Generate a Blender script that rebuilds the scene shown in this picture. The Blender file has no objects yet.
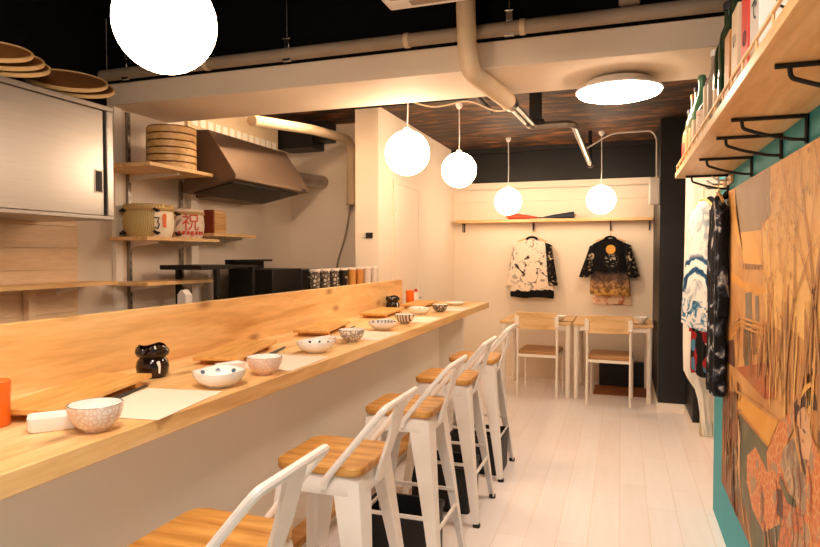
import bpy, bmesh, math, random
from mathutils import Vector, Matrix
random.seed(7)
PI = math.pi
sc = bpy.context.scene
col = sc.collection
R = math.radians

# ------------------------------------------------------------------ materials
def nt(name):
    m = bpy.data.materials.new(name); m.use_nodes = True
    n = m.node_tree; b = n.nodes['Principled BSDF']
    return m, n, b
def lin(c):
    return tuple(((v/12.92) if v <= .04045 else ((v+.055)/1.055)**2.4) for v in c)
def hx(r, g, b): return (*lin((r/255, g/255, b/255)), 1)
def plain(name, c, rough=.5, metal=0, spec=.5, var=0.0, vscale=6, bump=0, bscale=60):
    m, n, b = nt(name)
    b.inputs['Base Color'].default_value = c; b.inputs['Roughness'].default_value = rough
    b.inputs['Metallic'].default_value = metal; b.inputs['Specular IOR Level'].default_value = spec
    L = n.links
    if var or bump:
        tc = n.nodes.new('ShaderNodeTexCoord')
    if var:
        no = n.nodes.new('ShaderNodeTexNoise'); no.inputs['Scale'].default_value = vscale; no.inputs['Detail'].default_value = 4
        L.new(tc.outputs['Object'], no.inputs['Vector'])
        r = n.nodes.new('ShaderNodeValToRGB')
        r.color_ramp.elements[0].position = .3; r.color_ramp.elements[1].position = .7
        r.color_ramp.elements[0].color = tuple(v*(1-var) for v in c[:3])+(1,); r.color_ramp.elements[1].color = tuple(min(1, v*(1+var)) for v in c[:3])+(1,)
        L.new(no.outputs['Fac'], r.inputs['Fac']); L.new(r.outputs['Color'], b.inputs['Base Color'])
    if bump:
        n2 = n.nodes.new('ShaderNodeTexNoise'); n2.inputs['Scale'].default_value = bscale; n2.inputs['Detail'].default_value = 3
        L.new(tc.outputs['Object'], n2.inputs['Vector'])
        bp = n.nodes.new('ShaderNodeBump'); bp.inputs['Strength'].default_value = bump; bp.inputs['Distance'].default_value = .01
        L.new(n2.outputs['Fac'], bp.inputs['Height']); L.new(bp.outputs['Normal'], b.inputs['Normal'])
    return m
def ramp(n, fac, stops):
    r = n.nodes.new('ShaderNodeValToRGB'); e = r.color_ramp.elements
    while len(e) < len(stops): e.new(.5)
    for k, (p, c) in enumerate(stops): e[k].position = p; e[k].color = c
    n.links.new(fac, r.inputs['Fac']); return r.outputs['Color']
def mixc(n, fac, a, b, blend='MIX'):
    x = n.nodes.new('ShaderNodeMix'); x.data_type = 'RGBA'; x.blend_type = blend
    for s, v in ((x.inputs[0], fac), (x.inputs[6], a), (x.inputs[7], b)):
        if hasattr(v, 'is_output'): n.links.new(v, s)
        else: s.default_value = v
    return x.outputs[2]
def math_(n, op, a, b=None):
    x = n.nodes.new('ShaderNodeMath'); x.operation = op
    for s, v in ((x.inputs[0], a), (x.inputs[1], b)):
        if v is None: continue
        if hasattr(v, 'is_output'): n.links.new(v, s)
        else: s.default_value = v
    return x.outputs[0]
def wood(name, c1, c2, c3, along='Y', scale=1.0, knots=0, rough=.42):
    """long grain along one axis, optional dark knots"""
    m, n, b = nt(name); L = n.links
    tc = n.nodes.new('ShaderNodeTexCoord'); mp = n.nodes.new('ShaderNodeMapping')
    s = {'X': (.9, 9, 9), 'Y': (9, .9, 9), 'Z': (9, 9, .9)}[along]
    mp.inputs['Scale'].default_value = tuple(v*scale for v in s)
    L.new(tc.outputs['Object'], mp.inputs['Vector'])
    no = n.nodes.new('ShaderNodeTexNoise'); no.inputs['Scale'].default_value = 1.3; no.inputs['Detail'].default_value = 5; no.inputs['Distortion'].default_value = .6
    L.new(mp.outputs[0], no.inputs['Vector'])
    base = ramp(n, no.outputs['Fac'], [(.3, c1), (.5, c2), (.68, c3)])
    n2 = n.nodes.new('ShaderNodeTexNoise'); n2.inputs['Scale'].default_value = 9; n2.inputs['Detail'].default_value = 2
    L.new(mp.outputs[0], n2.inputs['Vector'])
    fine = ramp(n, n2.outputs['Fac'], [(.35, (.86, .82, .76, 1)), (.6, (1, 1, 1, 1))])
    out = mixc(n, .55, base, fine, 'MULTIPLY')
    if knots:
        sx = n.nodes.new('ShaderNodeSeparateXYZ'); L.new(tc.outputs['Object'], sx.inputs[0]); cx = n.nodes.new('ShaderNodeCombineXYZ')
        L.new(math_(n, 'MULTIPLY', sx.outputs[1], 2.6), cx.inputs[0]); L.new(math_(n, 'MULTIPLY', sx.outputs[2 if knots > 1 else 0], 6.5), cx.inputs[1])
        v = n.nodes.new('ShaderNodeTexVoronoi'); v.voronoi_dimensions = '2D'; v.inputs['Scale'].default_value = 1.0
        L.new(cx.outputs[0], v.inputs['Vector'])
        kd = ramp(n, v.outputs['Distance'], [(.04, (1, 1, 1, 1)), (.10, (.5, .5, .5, 1)), (.19, (0, 0, 0, 1))])
        sc_ = n.nodes.new('ShaderNodeSeparateColor'); L.new(v.outputs['Color'], sc_.inputs[0])
        k = math_(n, 'MULTIPLY', kd, math_(n, 'GREATER_THAN', sc_.outputs[0], .45))
        out = mixc(n, math_(n, 'MULTIPLY', k, .75), out, (c1[0]*.45, c1[1]*.36, c1[2]*.3, 1))
    L.new(out, b.inputs['Base Color']); b.inputs['Roughness'].default_value = rough
    return m
M = {}
M['wall'] = plain('white plaster', hx(238, 230, 218), .75, bump=.05, bscale=40)
M['wallwarm'] = plain('cream plaster', hx(240, 226, 206), .7, bump=.05, bscale=40)
M['kwall'] = plain('kitchen panel', hx(226, 212, 196), .5)
M['beam'] = plain('painted beam', hx(226, 210, 190), .7, var=.04, vscale=3)
M['black'] = plain('black paint', hx(8, 7, 7), .5, var=.15)
M['blackceil'] = plain('matt black ceiling', hx(10, 10, 12), .9, spec=.1)
M['teal'] = plain('teal paint', hx(44, 158, 172), .6, var=.05)
M['whitemetal'] = plain('white powder coat', hx(238, 232, 226), .38)
M['chairwhite'] = plain('chair white paint', hx(245, 236, 222), .45)
M['ceramic'] = plain('white glaze', hx(244, 240, 234), .15)
M['blackmetal'] = plain('black steel', hx(22, 20, 19), .45, metal=.3)
M['blackplastic'] = plain('black plastic', hx(16, 16, 18), .55)
M['rubber'] = plain('rubber', hx(24, 22, 20), .8)
M['greymetal'] = plain('galvanised pipe', hx(150, 142, 132), .35, metal=.8, var=.2)
M['chrome'] = plain('bright steel', hx(210, 205, 198), .2, metal=1)
M['insul'] = plain('pipe lagging', hx(214, 192, 160), .7, var=.06, bump=.2, bscale=80)
M['greypaint'] = plain('grey conduit paint', hx(150, 134, 116), .55, var=.1)
M['whiteplastic'] = plain('white plastic', hx(232, 226, 220), .4)
M['orange'] = plain('orange plastic', hx(238, 112, 22), .35)
M['paper'] = plain('paper placemat', hx(242, 222, 202), .8, var=.02)
M['towel'] = plain('white dish', hx(247, 240, 236), .4)
M['red'] = plain('red card', hx(206, 48, 32), .5)
M['tan'] = plain('tan card', hx(176, 120, 52), .6)
M['cream'] = plain('cream card', hx(206, 184, 152), .6)
M['ink'] = plain('black ink', hx(24, 20, 20), .6)
M['redink'] = plain('red ink', hx(196, 50, 30), .6)
M['orangeink'] = plain('orange ink', hx(226, 110, 50), .6)
M['pine'] = wood('pale pine', hx(212, 158, 94), hx(238, 196, 134), hx(246, 212, 158), 'Y', 1.0, .5)
M['pinefront'] = wood('pale pine edge', hx(208, 150, 84), hx(236, 190, 124), hx(244, 206, 146), 'Y', 1.0, 1.5)
M['pineshelf'] = wood('shelf pine', hx(214, 164, 104), hx(232, 190, 132), hx(240, 204, 152), 'Y', 1.5)
M['pinex'] = wood('shelf pine crosswise', hx(214, 164, 104), hx(232, 190, 132), hx(240, 204, 152), 'X', 1.5)
M['seat'] = wood('honey stool wood', hx(166, 108, 44), hx(200, 144, 70), hx(216, 164, 90), 'X', 2.0, 0, .35)
M['board'] = wood('sushi board wood', hx(206, 148, 72), hx(226, 170, 92), hx(236, 184, 108), 'Y', 3.0)
M['tabletop'] = wood('table birch', hx(216, 170, 110), hx(234, 194, 138), hx(242, 208, 158), 'X', 2.0)
M['plywood'] = wood('birch chair wood', hx(214, 172, 112), hx(234, 196, 140), hx(242, 210, 160), 'X', 2.0)
M['chairseat'] = wood('brown chair seat', hx(170, 124, 76), hx(190, 142, 92), hx(206, 160, 108), 'X', 2.0)
M['cypress'] = wood('cypress tub', hx(206, 158, 96), hx(226, 182, 118), hx(236, 196, 134), 'X', 3.0)
M['cladding'] = wood('pale board cladding', hx(222, 188, 148), hx(232, 202, 166), hx(238, 210, 176), 'Y', 1.4)
M['tubrim'] = plain('dark tub hoop', hx(120, 66, 28), .6)
M['boxwood'] = wood('box wood', hx(196, 146, 86), hx(220, 172, 108), hx(230, 188, 124), 'Y', 3)

def mat_floor():
    m, n, b = nt('whitewashed planks'); L = n.links
    tc = n.nodes.new('ShaderNodeTexCoord'); mp = n.nodes.new('ShaderNodeMapping')
    mp.inputs['Rotation'].default_value = (0, 0, R(90)); L.new(tc.outputs['Object'], mp.inputs['Vector'])
    br = n.nodes.new('ShaderNodeTexBrick'); br.offset = .37; br.inputs['Scale'].default_value = 1
    br.inputs['Brick Width'].default_value = .9; br.inputs['Row Height'].default_value = .145
    br.inputs['Mortar Size'].default_value = .0018; br.inputs['Mortar Smooth'].default_value = .4
    br.inputs['Color1'].default_value = hx(250, 245, 246); br.inputs['Color2'].default_value = hx(246, 238, 237)
    br.inputs['Mortar'].default_value = hx(232, 216, 202)
    L.new(mp.outputs[0], br.inputs['Vector'])
    m2 = n.nodes.new('ShaderNodeMapping'); m2.inputs['Scale'].default_value = (14, 1, 1); L.new(tc.outputs['Object'], m2.inputs['Vector'])
    no = n.nodes.new('ShaderNodeTexNoise'); no.inputs['Scale'].default_value = 2; no.inputs['Detail'].default_value = 5; L.new(m2.outputs[0], no.inputs['Vector'])
    g = ramp(n, no.outputs['Fac'], [(.3, (.96, .945, .93, 1)), (.65, (1, 1, 1, 1))])
    L.new(mixc(n, .8, br.outputs['Color'], g, 'MULTIPLY'), b.inputs['Base Color'])
    b.inputs['Roughness'].default_value = .38
    return m
M['floor'] = mat_floor()
def mat_ceil():
    m, n, b = nt('rough brown ceiling'); L = n.links
    tc = n.nodes.new('ShaderNodeTexCoord'); mp = n.nodes.new('ShaderNodeMapping'); mp.inputs['Scale'].default_value = (1.6, 5, 1)
    L.new(tc.outputs['Object'], mp.inputs['Vector'])
    no = n.nodes.new('ShaderNodeTexNoise'); no.inputs['Scale'].default_value = 2.2; no.inputs['Detail'].default_value = 9; no.inputs['Roughness'].default_value = .65
    L.new(mp.outputs[0], no.inputs['Vector'])
    c = ramp(n, no.outputs['Fac'], [(.38, hx(10, 6, 3)), (.51, hx(60, 33, 13)), (.66, hx(140, 86, 38))])
    L.new(c, b.inputs['Base Color']); b.inputs['Roughness'].default_value = .6
    bp = n.nodes.new('ShaderNodeBump'); bp.inputs['Strength'].default_value = .9; bp.inputs['Distance'].default_value = .03
    L.new(no.outputs['Fac'], bp.inputs['Height']); L.new(bp.outputs['Normal'], b.inputs['Normal'])
    return m
M['brownceil'] = mat_ceil()
def mat_steel():
    m, n, b = nt('brushed stainless'); L = n.links
    tc = n.nodes.new('ShaderNodeTexCoord'); mp = n.nodes.new('ShaderNodeMapping'); mp.inputs['Scale'].default_value = (1, 1, 90)
    L.new(tc.outputs['Object'], mp.inputs['Vector'])
    no = n.nodes.new('ShaderNodeTexNoise'); no.inputs['Scale'].default_value = 3; L.new(mp.outputs[0], no.inputs['Vector'])
    L.new(ramp(n, no.outputs['Fac'], [(.3, hx(172, 166, 160)), (.7, hx(180, 173, 166))]), b.inputs['Base Color'])
    b.inputs['Metallic'].default_value = .92; b.inputs['Roughness'].default_value = .33
    return m
M['steel'] = mat_steel()
M['hoodsteel'] = plain('hood steel', hx(118, 98, 82), .5, metal=.6, var=.06)
M['hooddark'] = plain('hood filter', hx(28, 26, 25), .5, metal=.4)
def glow(name, c, s):
    m, n, b = nt(name)
    b.inputs['Base Color'].default_value = (.9, .9, .9, 1)
    b.inputs['Emission Color'].default_value = c; b.inputs['Emission Strength'].default_value = s
    return m
M['globe'] = glow('opal globe lit', (1, .73, .50, 1), 12)
M['disc'] = glow('opal disc lit', (1, .78, .58, 1), 24)
M['addeddisc'] = glow('added disc lamp lit', (1, .82, .70, 1), 30)  # glow of the two added front room fill lamps
M['tube'] = glow('added kitchen tube lit', (1, .69, .42, 1), 100)  # glow of the added tube hidden behind the beam
M['addedtubefront'] = glow('added front tube lit', (1, .78, .56, 1), 21)  # glow of the added tube over the front kitchen
def glassy(name, c, rough=.05, trans=1.0, ior=1.45):
    m, n, b = nt(name); b.inputs['Base Color'].default_value = c; b.inputs['Roughness'].default_value = rough
    b.inputs['Transmission Weight'].default_value = trans; b.inputs['IOR'].default_value = ior
    return m
M['glass'] = glassy('clear glass', (.97, .97, .95, 1))
M['greenglass'] = plain('dark green bottle', hx(22, 46, 26), .12)
M['paleglass'] = plain('pale frosted bottle', hx(120, 124, 92), .2)
M['mintglass'] = plain('mint frosted bottle', hx(96, 146, 104), .2)
M['brownglaze'] = plain('dark brown glaze', hx(34, 18, 12), .12, var=.5, vscale=18)
M['bamboo'] = None
def mat_weave():
    m, n, b = nt('woven bamboo'); L = n.links
    tc = n.nodes.new('ShaderNodeTexCoord')
    w = n.nodes.new('ShaderNodeTexWave'); w.inputs['Scale'].default_value = 26; w.inputs['Distortion'].default_value = 1.5; L.new(tc.outputs['Object'], w.inputs['Vector'])
    w2 = n.nodes.new('ShaderNodeTexWave'); w2.bands_direction = 'Y'; w2.inputs['Scale'].default_value = 40; w2.inputs['Distortion'].default_value = 1; L.new(tc.outputs['Object'], w2.inputs['Vector'])
    f = math_(n, 'MULTIPLY', w.outputs['Fac'], w2.outputs['Fac'])
    L.new(ramp(n, f, [(.05, hx(120, 70, 30)), (.6, hx(176, 116, 58))]), b.inputs['Base Color']); b.inputs['Roughness'].default_value = .6
    return m
M['bamboo'] = mat_weave()
M['bamboorim'] = plain('bamboo rim', hx(214, 176, 122), .5)
def mat_pattern(name, base, ink, kind, scale, thr=.5, rough=.2):
    """glazed / printed pattern: lattice, dots, wave scribble"""
    m, n, b = nt(name); L = n.links
    tc = n.nodes.new('ShaderNodeTexCoord')
    if kind == 'lattice':
        mp = n.nodes.new('ShaderNodeMapping'); mp.inputs['Rotation'].default_value = (0, R(45), R(45)); L.new(tc.outputs['Object'], mp.inputs['Vector'])
        v = n.nodes.new('ShaderNodeTexVoronoi'); v.feature = 'DISTANCE_TO_EDGE'; v.inputs['Scale'].default_value = scale; L.new(mp.outputs[0], v.inputs['Vector'])
        c = ramp(n, v.outputs['Distance'], [(thr*.5, ink), (thr, base)])
    elif kind == 'dots':
        v = n.nodes.new('ShaderNodeTexVoronoi'); v.inputs['Scale'].default_value = scale; v.inputs['Randomness'].default_value = .6; L.new(tc.outputs['Object'], v.inputs['Vector'])
        c = ramp(n, v.outputs['Distance'], [(thr*.9, ink), (thr, base)])
    elif kind == 'stripes':
        w = n.nodes.new('ShaderNodeTexWave'); w.inputs['Scale'].default_value = scale; w.inputs['Distortion'].default_value = 2; L.new(tc.outputs['Object'], w.inputs['Vector'])
        c = ramp(n, w.outputs['Fac'], [(thr-.08, base), (thr+.08, ink)])
    else:
        no = n.nodes.new('ShaderNodeTexNoise'); no.inputs['Scale'].default_value = scale; no.inputs['Detail'].default_value = 6; no.inputs['Distortion'].default_value = 1.2; L.new(tc.outputs['Object'], no.inputs['Vector'])
        c = ramp(n, no.outputs['Fac'], [(thr-.03, base), (thr+.03, ink)])
    L.new(c, b.inputs['Base Color']); b.inputs['Roughness'].default_value = rough
    return m
def ring_spots(name, base, ink, N, z0, rad, rr):
    m, n, b = nt(name); tc = n.nodes.new('ShaderNodeTexCoord'); sp = n.nodes.new('ShaderNodeSeparateXYZ'); n.links.new(tc.outputs['Object'], sp.inputs[0])
    a = math_(n, 'MULTIPLY', math_(n, 'ARCTAN2', sp.outputs[1], sp.outputs[0]), N/(2*PI))
    fu = math_(n, 'MULTIPLY', math_(n, 'SUBTRACT', math_(n, 'FRACT', math_(n, 'ADD', a, 20.3)), .5), 2*PI*rad/N)
    dz = math_(n, 'MULTIPLY', math_(n, 'SUBTRACT', sp.outputs[2], z0), 1.3)
    d = math_(n, 'SQRT', math_(n, 'ADD', math_(n, 'MULTIPLY', fu, fu), math_(n, 'MULTIPLY', dz, dz)))
    n.links.new(ramp(n, math_(n, 'MULTIPLY', d, .5/rr), [(.42, ink), (.56, base)]), b.inputs['Base Color']); b.inputs['Roughness'].default_value = .2
    return m
M['flowerring'] = ring_spots('blue flower ring', hx(246, 242, 238), hx(86, 106, 124), 9, .036, .075, .0085)
M['dotring'] = ring_spots('navy dot ring', hx(246, 240, 234), hx(26, 24, 32), 11, .034, .075, .0065)
M['pinklattice'] = mat_pattern('pink lattice glaze', hx(246, 232, 222), hx(234, 202, 184), 'lattice', 95, .14)
M['pinkplain'] = mat_pattern('pink fine glaze', hx(244, 222, 206), hx(232, 196, 176), 'lattice', 90, .12)
M['bluespot'] = mat_pattern('blue flower glaze', hx(246, 242, 238), hx(70, 92, 112), 'dots', 22, .3)
M['darkdots'] = mat_pattern('navy dot glaze', hx(246, 240, 234), hx(30, 28, 36), 'dots', 21, .27)
M['greycheck'] = mat_pattern('grey check glaze', hx(236, 228, 220), hx(168, 156, 146), 'lattice', 70, .16)
M['bluestripe'] = mat_pattern('blue rim glaze', hx(226, 222, 218), hx(126, 130, 140), 'stripes', 16, .6)
M['greystripe'] = mat_pattern('grey stripe glaze', hx(226, 216, 204), hx(112, 102, 94), 'stripes', 18, .55)
M['darklattice'] = mat_pattern('dark lattice glaze', hx(206, 192, 176), hx(84, 74, 66), 'lattice', 60, .2)
M['straw'] = mat_pattern('straw wrap', hx(216, 192, 136), hx(172, 144, 84), 'stripes', 40, .5, .7)
M['barrelwhite'] = plain('white barrel cloth', hx(236, 220, 196), .7, var=.06)
M['barrelfloral'] = mat_pattern('printed barrel cloth', hx(234, 214, 192), hx(200, 120, 84), 'noise', 22, .62, .7)
M['rope'] = plain('straw rope', hx(196, 160, 104), .8)
M['cupcheck'] = mat_pattern('check cup', hx(226, 212, 192), hx(96, 86, 78), 'lattice', 45, .3)
M['cupdark'] = mat_pattern('dark cup', hx(40, 36, 34), hx(210, 190, 170), 'dots', 40, .3)
M['cupamber'] = plain('amber cup', hx(224, 156, 78), .25)
M['cupclear'] = plain('frosted cup', hx(240, 226, 212), .2)

# ------------------------------------------------------------------ mesh builder
def fillet(pts, r, n=5):
    """round the inner corners of a polyline"""
    pts = [Vector(p) for p in pts]; out = [pts[0]]
    for i in range(1, len(pts)-1):
        a, p, b = pts[i-1], pts[i], pts[i+1]
        d = min(r, (a-p).length*.45, (b-p).length*.45)
        q0 = p+(a-p).normalized()*d; q1 = p+(b-p).normalized()*d
        for k in range(n+1):
            t = k/n; out.append(q0*(1-t)**2+p*2*t*(1-t)+q1*t*t)
    out.append(pts[-1]); return out
def smoothpath(pts, n=6):
    pts = [Vector(p) for p in pts]; out = []
    P = [pts[0]*2-pts[1]]+pts+[pts[-1]*2-pts[-2]]
    for i in range(1, len(P)-2):
        a, b, c, d = P[i-1:i+3]
        for k in range(n):
            t = k/n
            out.append(.5*((2*b)+(c-a)*t+(2*a-5*b+4*c-d)*t*t+(3*b-a-3*c+d)*t**3))
    out.append(pts[-1]); return out
class MB:
    def __init__(s): s.bm = bmesh.new()
    def face(s, vs, mi=0):
        try: f = s.bm.faces.new(vs); f.material_index = mi; return f
        except ValueError: return None
    def box(s, x0, x1, y0, y1, z0, z1, mi=0):
        v = [s.bm.verts.new((x, y, z)) for x in (x0, x1) for y in (y0, y1) for z in (z0, z1)]
        for q in ((0, 1, 3, 2), (4, 6, 7, 5), (0, 4, 5, 1), (2, 3, 7, 6), (0, 2, 6, 4), (1, 5, 7, 3)): s.face([v[i] for i in q], mi)
        return s
    def loft(s, rings, mi=0, cap=True, closed=True):
        rr = [[s.bm.verts.new(p) for p in r] for r in rings]
        for a, b in zip(rr, rr[1:]):
            m = len(a)
            for i in range(m if closed else m-1): s.face([a[i], a[(i+1) % m], b[(i+1) % m], b[i]], mi)
        if cap: s.face(rr[0][::-1], mi); s.face(rr[-1], mi)
        return s
    def tube(s, pts, r, seg=8, mi=0, cap=True):
        pts = [Vector(p) for p in pts]; n = len(pts); rings = []
        t0 = (pts[1]-pts[0]).normalized(); ref = Vector((0, 0, 1)) if abs(t0.z) < .9 else Vector((1, 0, 0))
        u = t0.cross(ref).normalized()
        for i, p in enumerate(pts):
            t = (pts[min(i+1, n-1)]-pts[max(i-1, 0)]).normalized()
            u = (u-t*u.dot(t)).normalized(); w = t.cross(u)
            rad = r[i] if isinstance(r, (list, tuple)) else r
            rings.append([p+u*rad*math.cos(2*PI*k/seg)+w*rad*math.sin(2*PI*k/seg) for k in range(seg)])
        return s.loft(rings, mi, cap)
    def lathe(s, prof, c=(0, 0, 0), seg=24, mi=0, sx=1, sy=1):
        """profile of (r, z); r=0 ends close to a point"""
        rr = []
        for r, z in prof:
            if r < 1e-6: rr.append([s.bm.verts.new((c[0], c[1], c[2]+z))])
            else: rr.append([s.bm.verts.new((c[0]+sx*r*math.cos(2*PI*k/seg), c[1]+sy*r*math.sin(2*PI*k/seg), c[2]+z)) for k in range(seg)])
        for j, (a, b) in enumerate(zip(rr, rr[1:])):
            m_ = mi[j] if isinstance(mi, (list, tuple)) else mi
            for k in range(seg):
                k2 = (k+1) % seg
                if len(a) == 1 and len(b) == 1: continue
                if len(a) == 1: s.face([a[0], b[k2], b[k]][::-1], m_)
                elif len(b) == 1: s.face([a[k], a[k2], b[0]], m_)
                else: s.face([a[k], a[k2], b[k2], b[k]], m_)
        return s
    def prism(s, poly, f, mi=0):
        """poly list of 2D; f(p,t) -> 3D for t in 0,1"""
        return s.loft([[f(p, 0) for p in poly], [f(p, 1) for p in poly]], mi)
    def build(s, name, mats, parent=None, bevel=0, smooth=True, loc=None, rot=None, angle=35):
        bmesh.ops.recalc_face_normals(s.bm, faces=s.bm.faces)
        me = bpy.data.meshes.new(name); s.bm.to_mesh(me); s.bm.free()
        for m in (mats if isinstance(mats, (list, tuple)) else [mats]): me.materials.append(M[m] if isinstance(m, str) else m)
        if smooth:
            for p in me.polygons: p.use_smooth = True
            me.set_sharp_from_angle(angle=R(angle))
        o = bpy.data.objects.new(name, me); col.objects.link(o)
        if parent: o.parent = parent
        if loc: o.location = loc
        if rot: o.rotation_euler = rot
        if bevel:
            bv = o.modifiers.new('bevel', 'BEVEL'); bv.width = bevel; bv.segments = 2; bv.limit_method = 'ANGLE'; bv.angle_limit = R(40)
        return o
def tag(o, label, cat, group=None):
    o['label'] = label; o['category'] = cat
    if group: o['group'] = group
    return o
def thing(name, label, cat, loc=(0, 0, 0), rz=0, group=None):
    o = bpy.data.objects.new(name, None); col.objects.link(o); o.location = loc; o.rotation_euler = (0, 0, rz); o.empty_display_size = .05
    return tag(o, label, cat, group)
def struct(o): o['kind'] = 'structure'; return o
def dup(root, loc, label, rz=0):
    def cp(o, parent):
        c = o.copy(); col.objects.link(c)
        if parent: c.parent = parent
        for ch in list(o.children): cp(ch, c)
        return c
    r = cp(root, None); r.location = loc; r.rotation_euler = (0, 0, rz); r['label'] = label
    return r
def rrect(w, d, r, n=5):
    out = []
    for cx, cy, a in ((w/2-r, d/2-r, 0), (-w/2+r, d/2-r, 90), (-w/2+r, -d/2+r, 180), (w/2-r, -d/2+r, 270)):
        for k in range(n+1):
            t = R(a+90*k/n); out.append((cx+r*math.cos(t), cy+r*math.sin(t)))
    return out
def lettering(txt, size, mat, parent, f, name='lettering', thick=.0006):
    """raised characters laid on a surface; f maps (x right, y up, t out) to a point in the parent's space"""
    cu = bpy.data.curves.new('txt', 'FONT'); cu.body = txt; cu.size = size; cu.align_x = 'CENTER'; cu.align_y = 'CENTER'; cu.extrude = thick/2; cu.resolution_u = 3
    o = bpy.data.objects.new('txt', cu); col.objects.link(o); bpy.context.view_layer.update()
    me = bpy.data.meshes.new_from_object(o.evaluated_get(bpy.context.evaluated_depsgraph_get()))
    bpy.data.objects.remove(o); bpy.data.curves.remove(cu)
    for v in me.vertices: v.co = f(v.co.x, v.co.y, v.co.z+thick/2)
    me.name = name; me.materials.clear(); me.materials.append(M[mat])
    ob = bpy.data.objects.new(name, me); col.objects.link(ob); ob.parent = parent
    return ob

# ------------------------------------------------------------------ the room
ZC = 2.57
XL, XR = -2.95, .48
b = MB(); b.box(-3.1, .85, -1.9, 7.2, -.1, 0); struct(b.build('floor', 'floor', smooth=False))
b = MB(); b.box(-3.1, .85, 3.52, 7.2, ZC, ZC+.1); struct(b.build('ceiling', 'brownceil', smooth=False))
b = MB(); b.box(-3.1, .85, -1.9, 3.0, 2.8, 2.9); struct(b.build('ceiling_front', 'blackceil', smooth=False))
b = MB(); b.box(-3.1, .85, 3.0, 3.08, 2.41, 2.9); struct(b.build('ceiling_fascia', 'blackceil', smooth=False))
b = MB(); b.box(XL, .48, 3.0, 3.52, 2.28, 2.41); b.box(XL, .48, 3.08, 3.52, 2.41, 2.57); struct(b.build('trim_1', 'beam', bevel=.004))
b = MB(); b.box(-3.1, XL, -1.9, 7.2, 0, 2.9); struct(b.build('wall_left', 'kwall'))
b = MB(); b.box(XL, XL+.006, -1.9, 2.99, 2.14, 2.8); struct(b.build('wall_left_upper', 'blackceil'))
b = MB(); b.box(-2.1, .85, 7.05, 7.2, 0, 2.2); struct(b.build('wall_back', 'wallwarm'))
b = MB(); b.box(-2.1, .85, 7.05, 7.2, 2.2, ZC); struct(b.build('wall_back_upper', 'black'))
b = MB(); b.box(-1.85, .31, 7.02, 7.05, 1.98, 2.12); struct(b.build('trim_2', 'wallwarm', bevel=.004))
b = MB(); b.box(-3.1, .85, -2.0, -1.9, 0, 2.9); struct(b.build('wall_front', 'wall'))
b = MB(); b.box(-2.95, -2.05, 5.2, 5.3, 0, ZC); struct(b.build('wall_kitchen', 'kwall'))
b = MB(); b.box(-2.05, -1.85, 4.65, 7.2, 0, ZC); struct(b.build('wall_door_side', 'wallwarm'))
b = MB(); b.box(.48, .6, -1.9, 3.7, 0, 1.82); struct(b.build('wall_right', 'teal'))
b = MB(); b.box(.48, .6, -1.9, 3.7, 1.82, 2.9); struct(b.build('wall_right_upper', 'black'))
b = MB(); b.box(.66, .8, 3.7, 7.2, 0, 2.9); b.box(.6, .66, 3.7, 3.76, 0, 2.9); struct(b.build('wall_recess', 'wall'))
b = MB(); b.box(.53, .66, 5.25, 5.87, 0, ZC); struct(b.build('wall_pier_near', 'black'))
b = MB(); b.box(.31, .66, 5.87, 7.05, 0, ZC); struct(b.build('wall_pier_far', 'black'))
b = MB(); b.box(.52, .66, 5.24, 5.25, 0, .08); b.box(.52, .53, 5.25, 5.86, 0, .08); struct(b.build('baseboard_right', 'wall'))
b = MB(); b.box(.30, .53, 5.86, 5.87, 0, .08); b.box(.30, .31, 5.87, 7.05, 0, .08); struct(b.build('baseboard_back', 'wall'))
# board cladding on the kitchen wall
b = MB()
for k in range(9):
    z = .7+k*.12; b.box(XL, XL+.014, -1.9, 2.75, z, z+.1185)
struct(b.build('trim_3', 'cladding', bevel=.0012))
b = MB(); b.box(XL, XL+.03, 3.02, 3.08, .7, 2.28); struct(b.build('trim_4', 'wall', bevel=.003))
b = MB(); b.box(XL, XL+.05, 3.70, 3.78, .7, 1.86); struct(b.build('trim_5', 'wall', bevel=.003))
# flush door in the far left wall
b = MB(); b.box(-1.85, -1.838, 5.0, 5.64, .02, 1.99); d1 = struct(b.build('door_1', 'wallwarm', bevel=.002))
b = MB(); b.box(-1.85, -1.83, 4.97, 5.0, 0, 2.02); b.box(-1.85, -1.83, 5.64, 5.67, 0, 2.02); b.box(-1.85, -1.83, 5.0, 5.64, 1.99, 2.02); b.build('door_frame', 'wallwarm', d1)
b = MB()
for z in (1.75, .35): b.box(-1.838, -1.832, 4.995, 5.012, z, z+.1)
b.build('hinge', 'greymetal', d1)
b = MB(); b.tube([(-1.838, 5.58, .98), (-1.79, 5.58, .98), (-1.79, 5.49, .98)], .008); b.build('door_handle', 'greymetal', d1)
# jamb and dark latch of the doorway in the right recess
b = MB(); b.box(.575, .66, 5.16, 5.22, 0, 2.0); d2 = struct(b.build('door_2', plain('beige jamb', hx(206, 188, 160), .5), bevel=.003))
b = MB(); b.box(.615, .635, 5.148, 5.16, .08, .2); b.build('latch', 'greymetal', d2)

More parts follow.
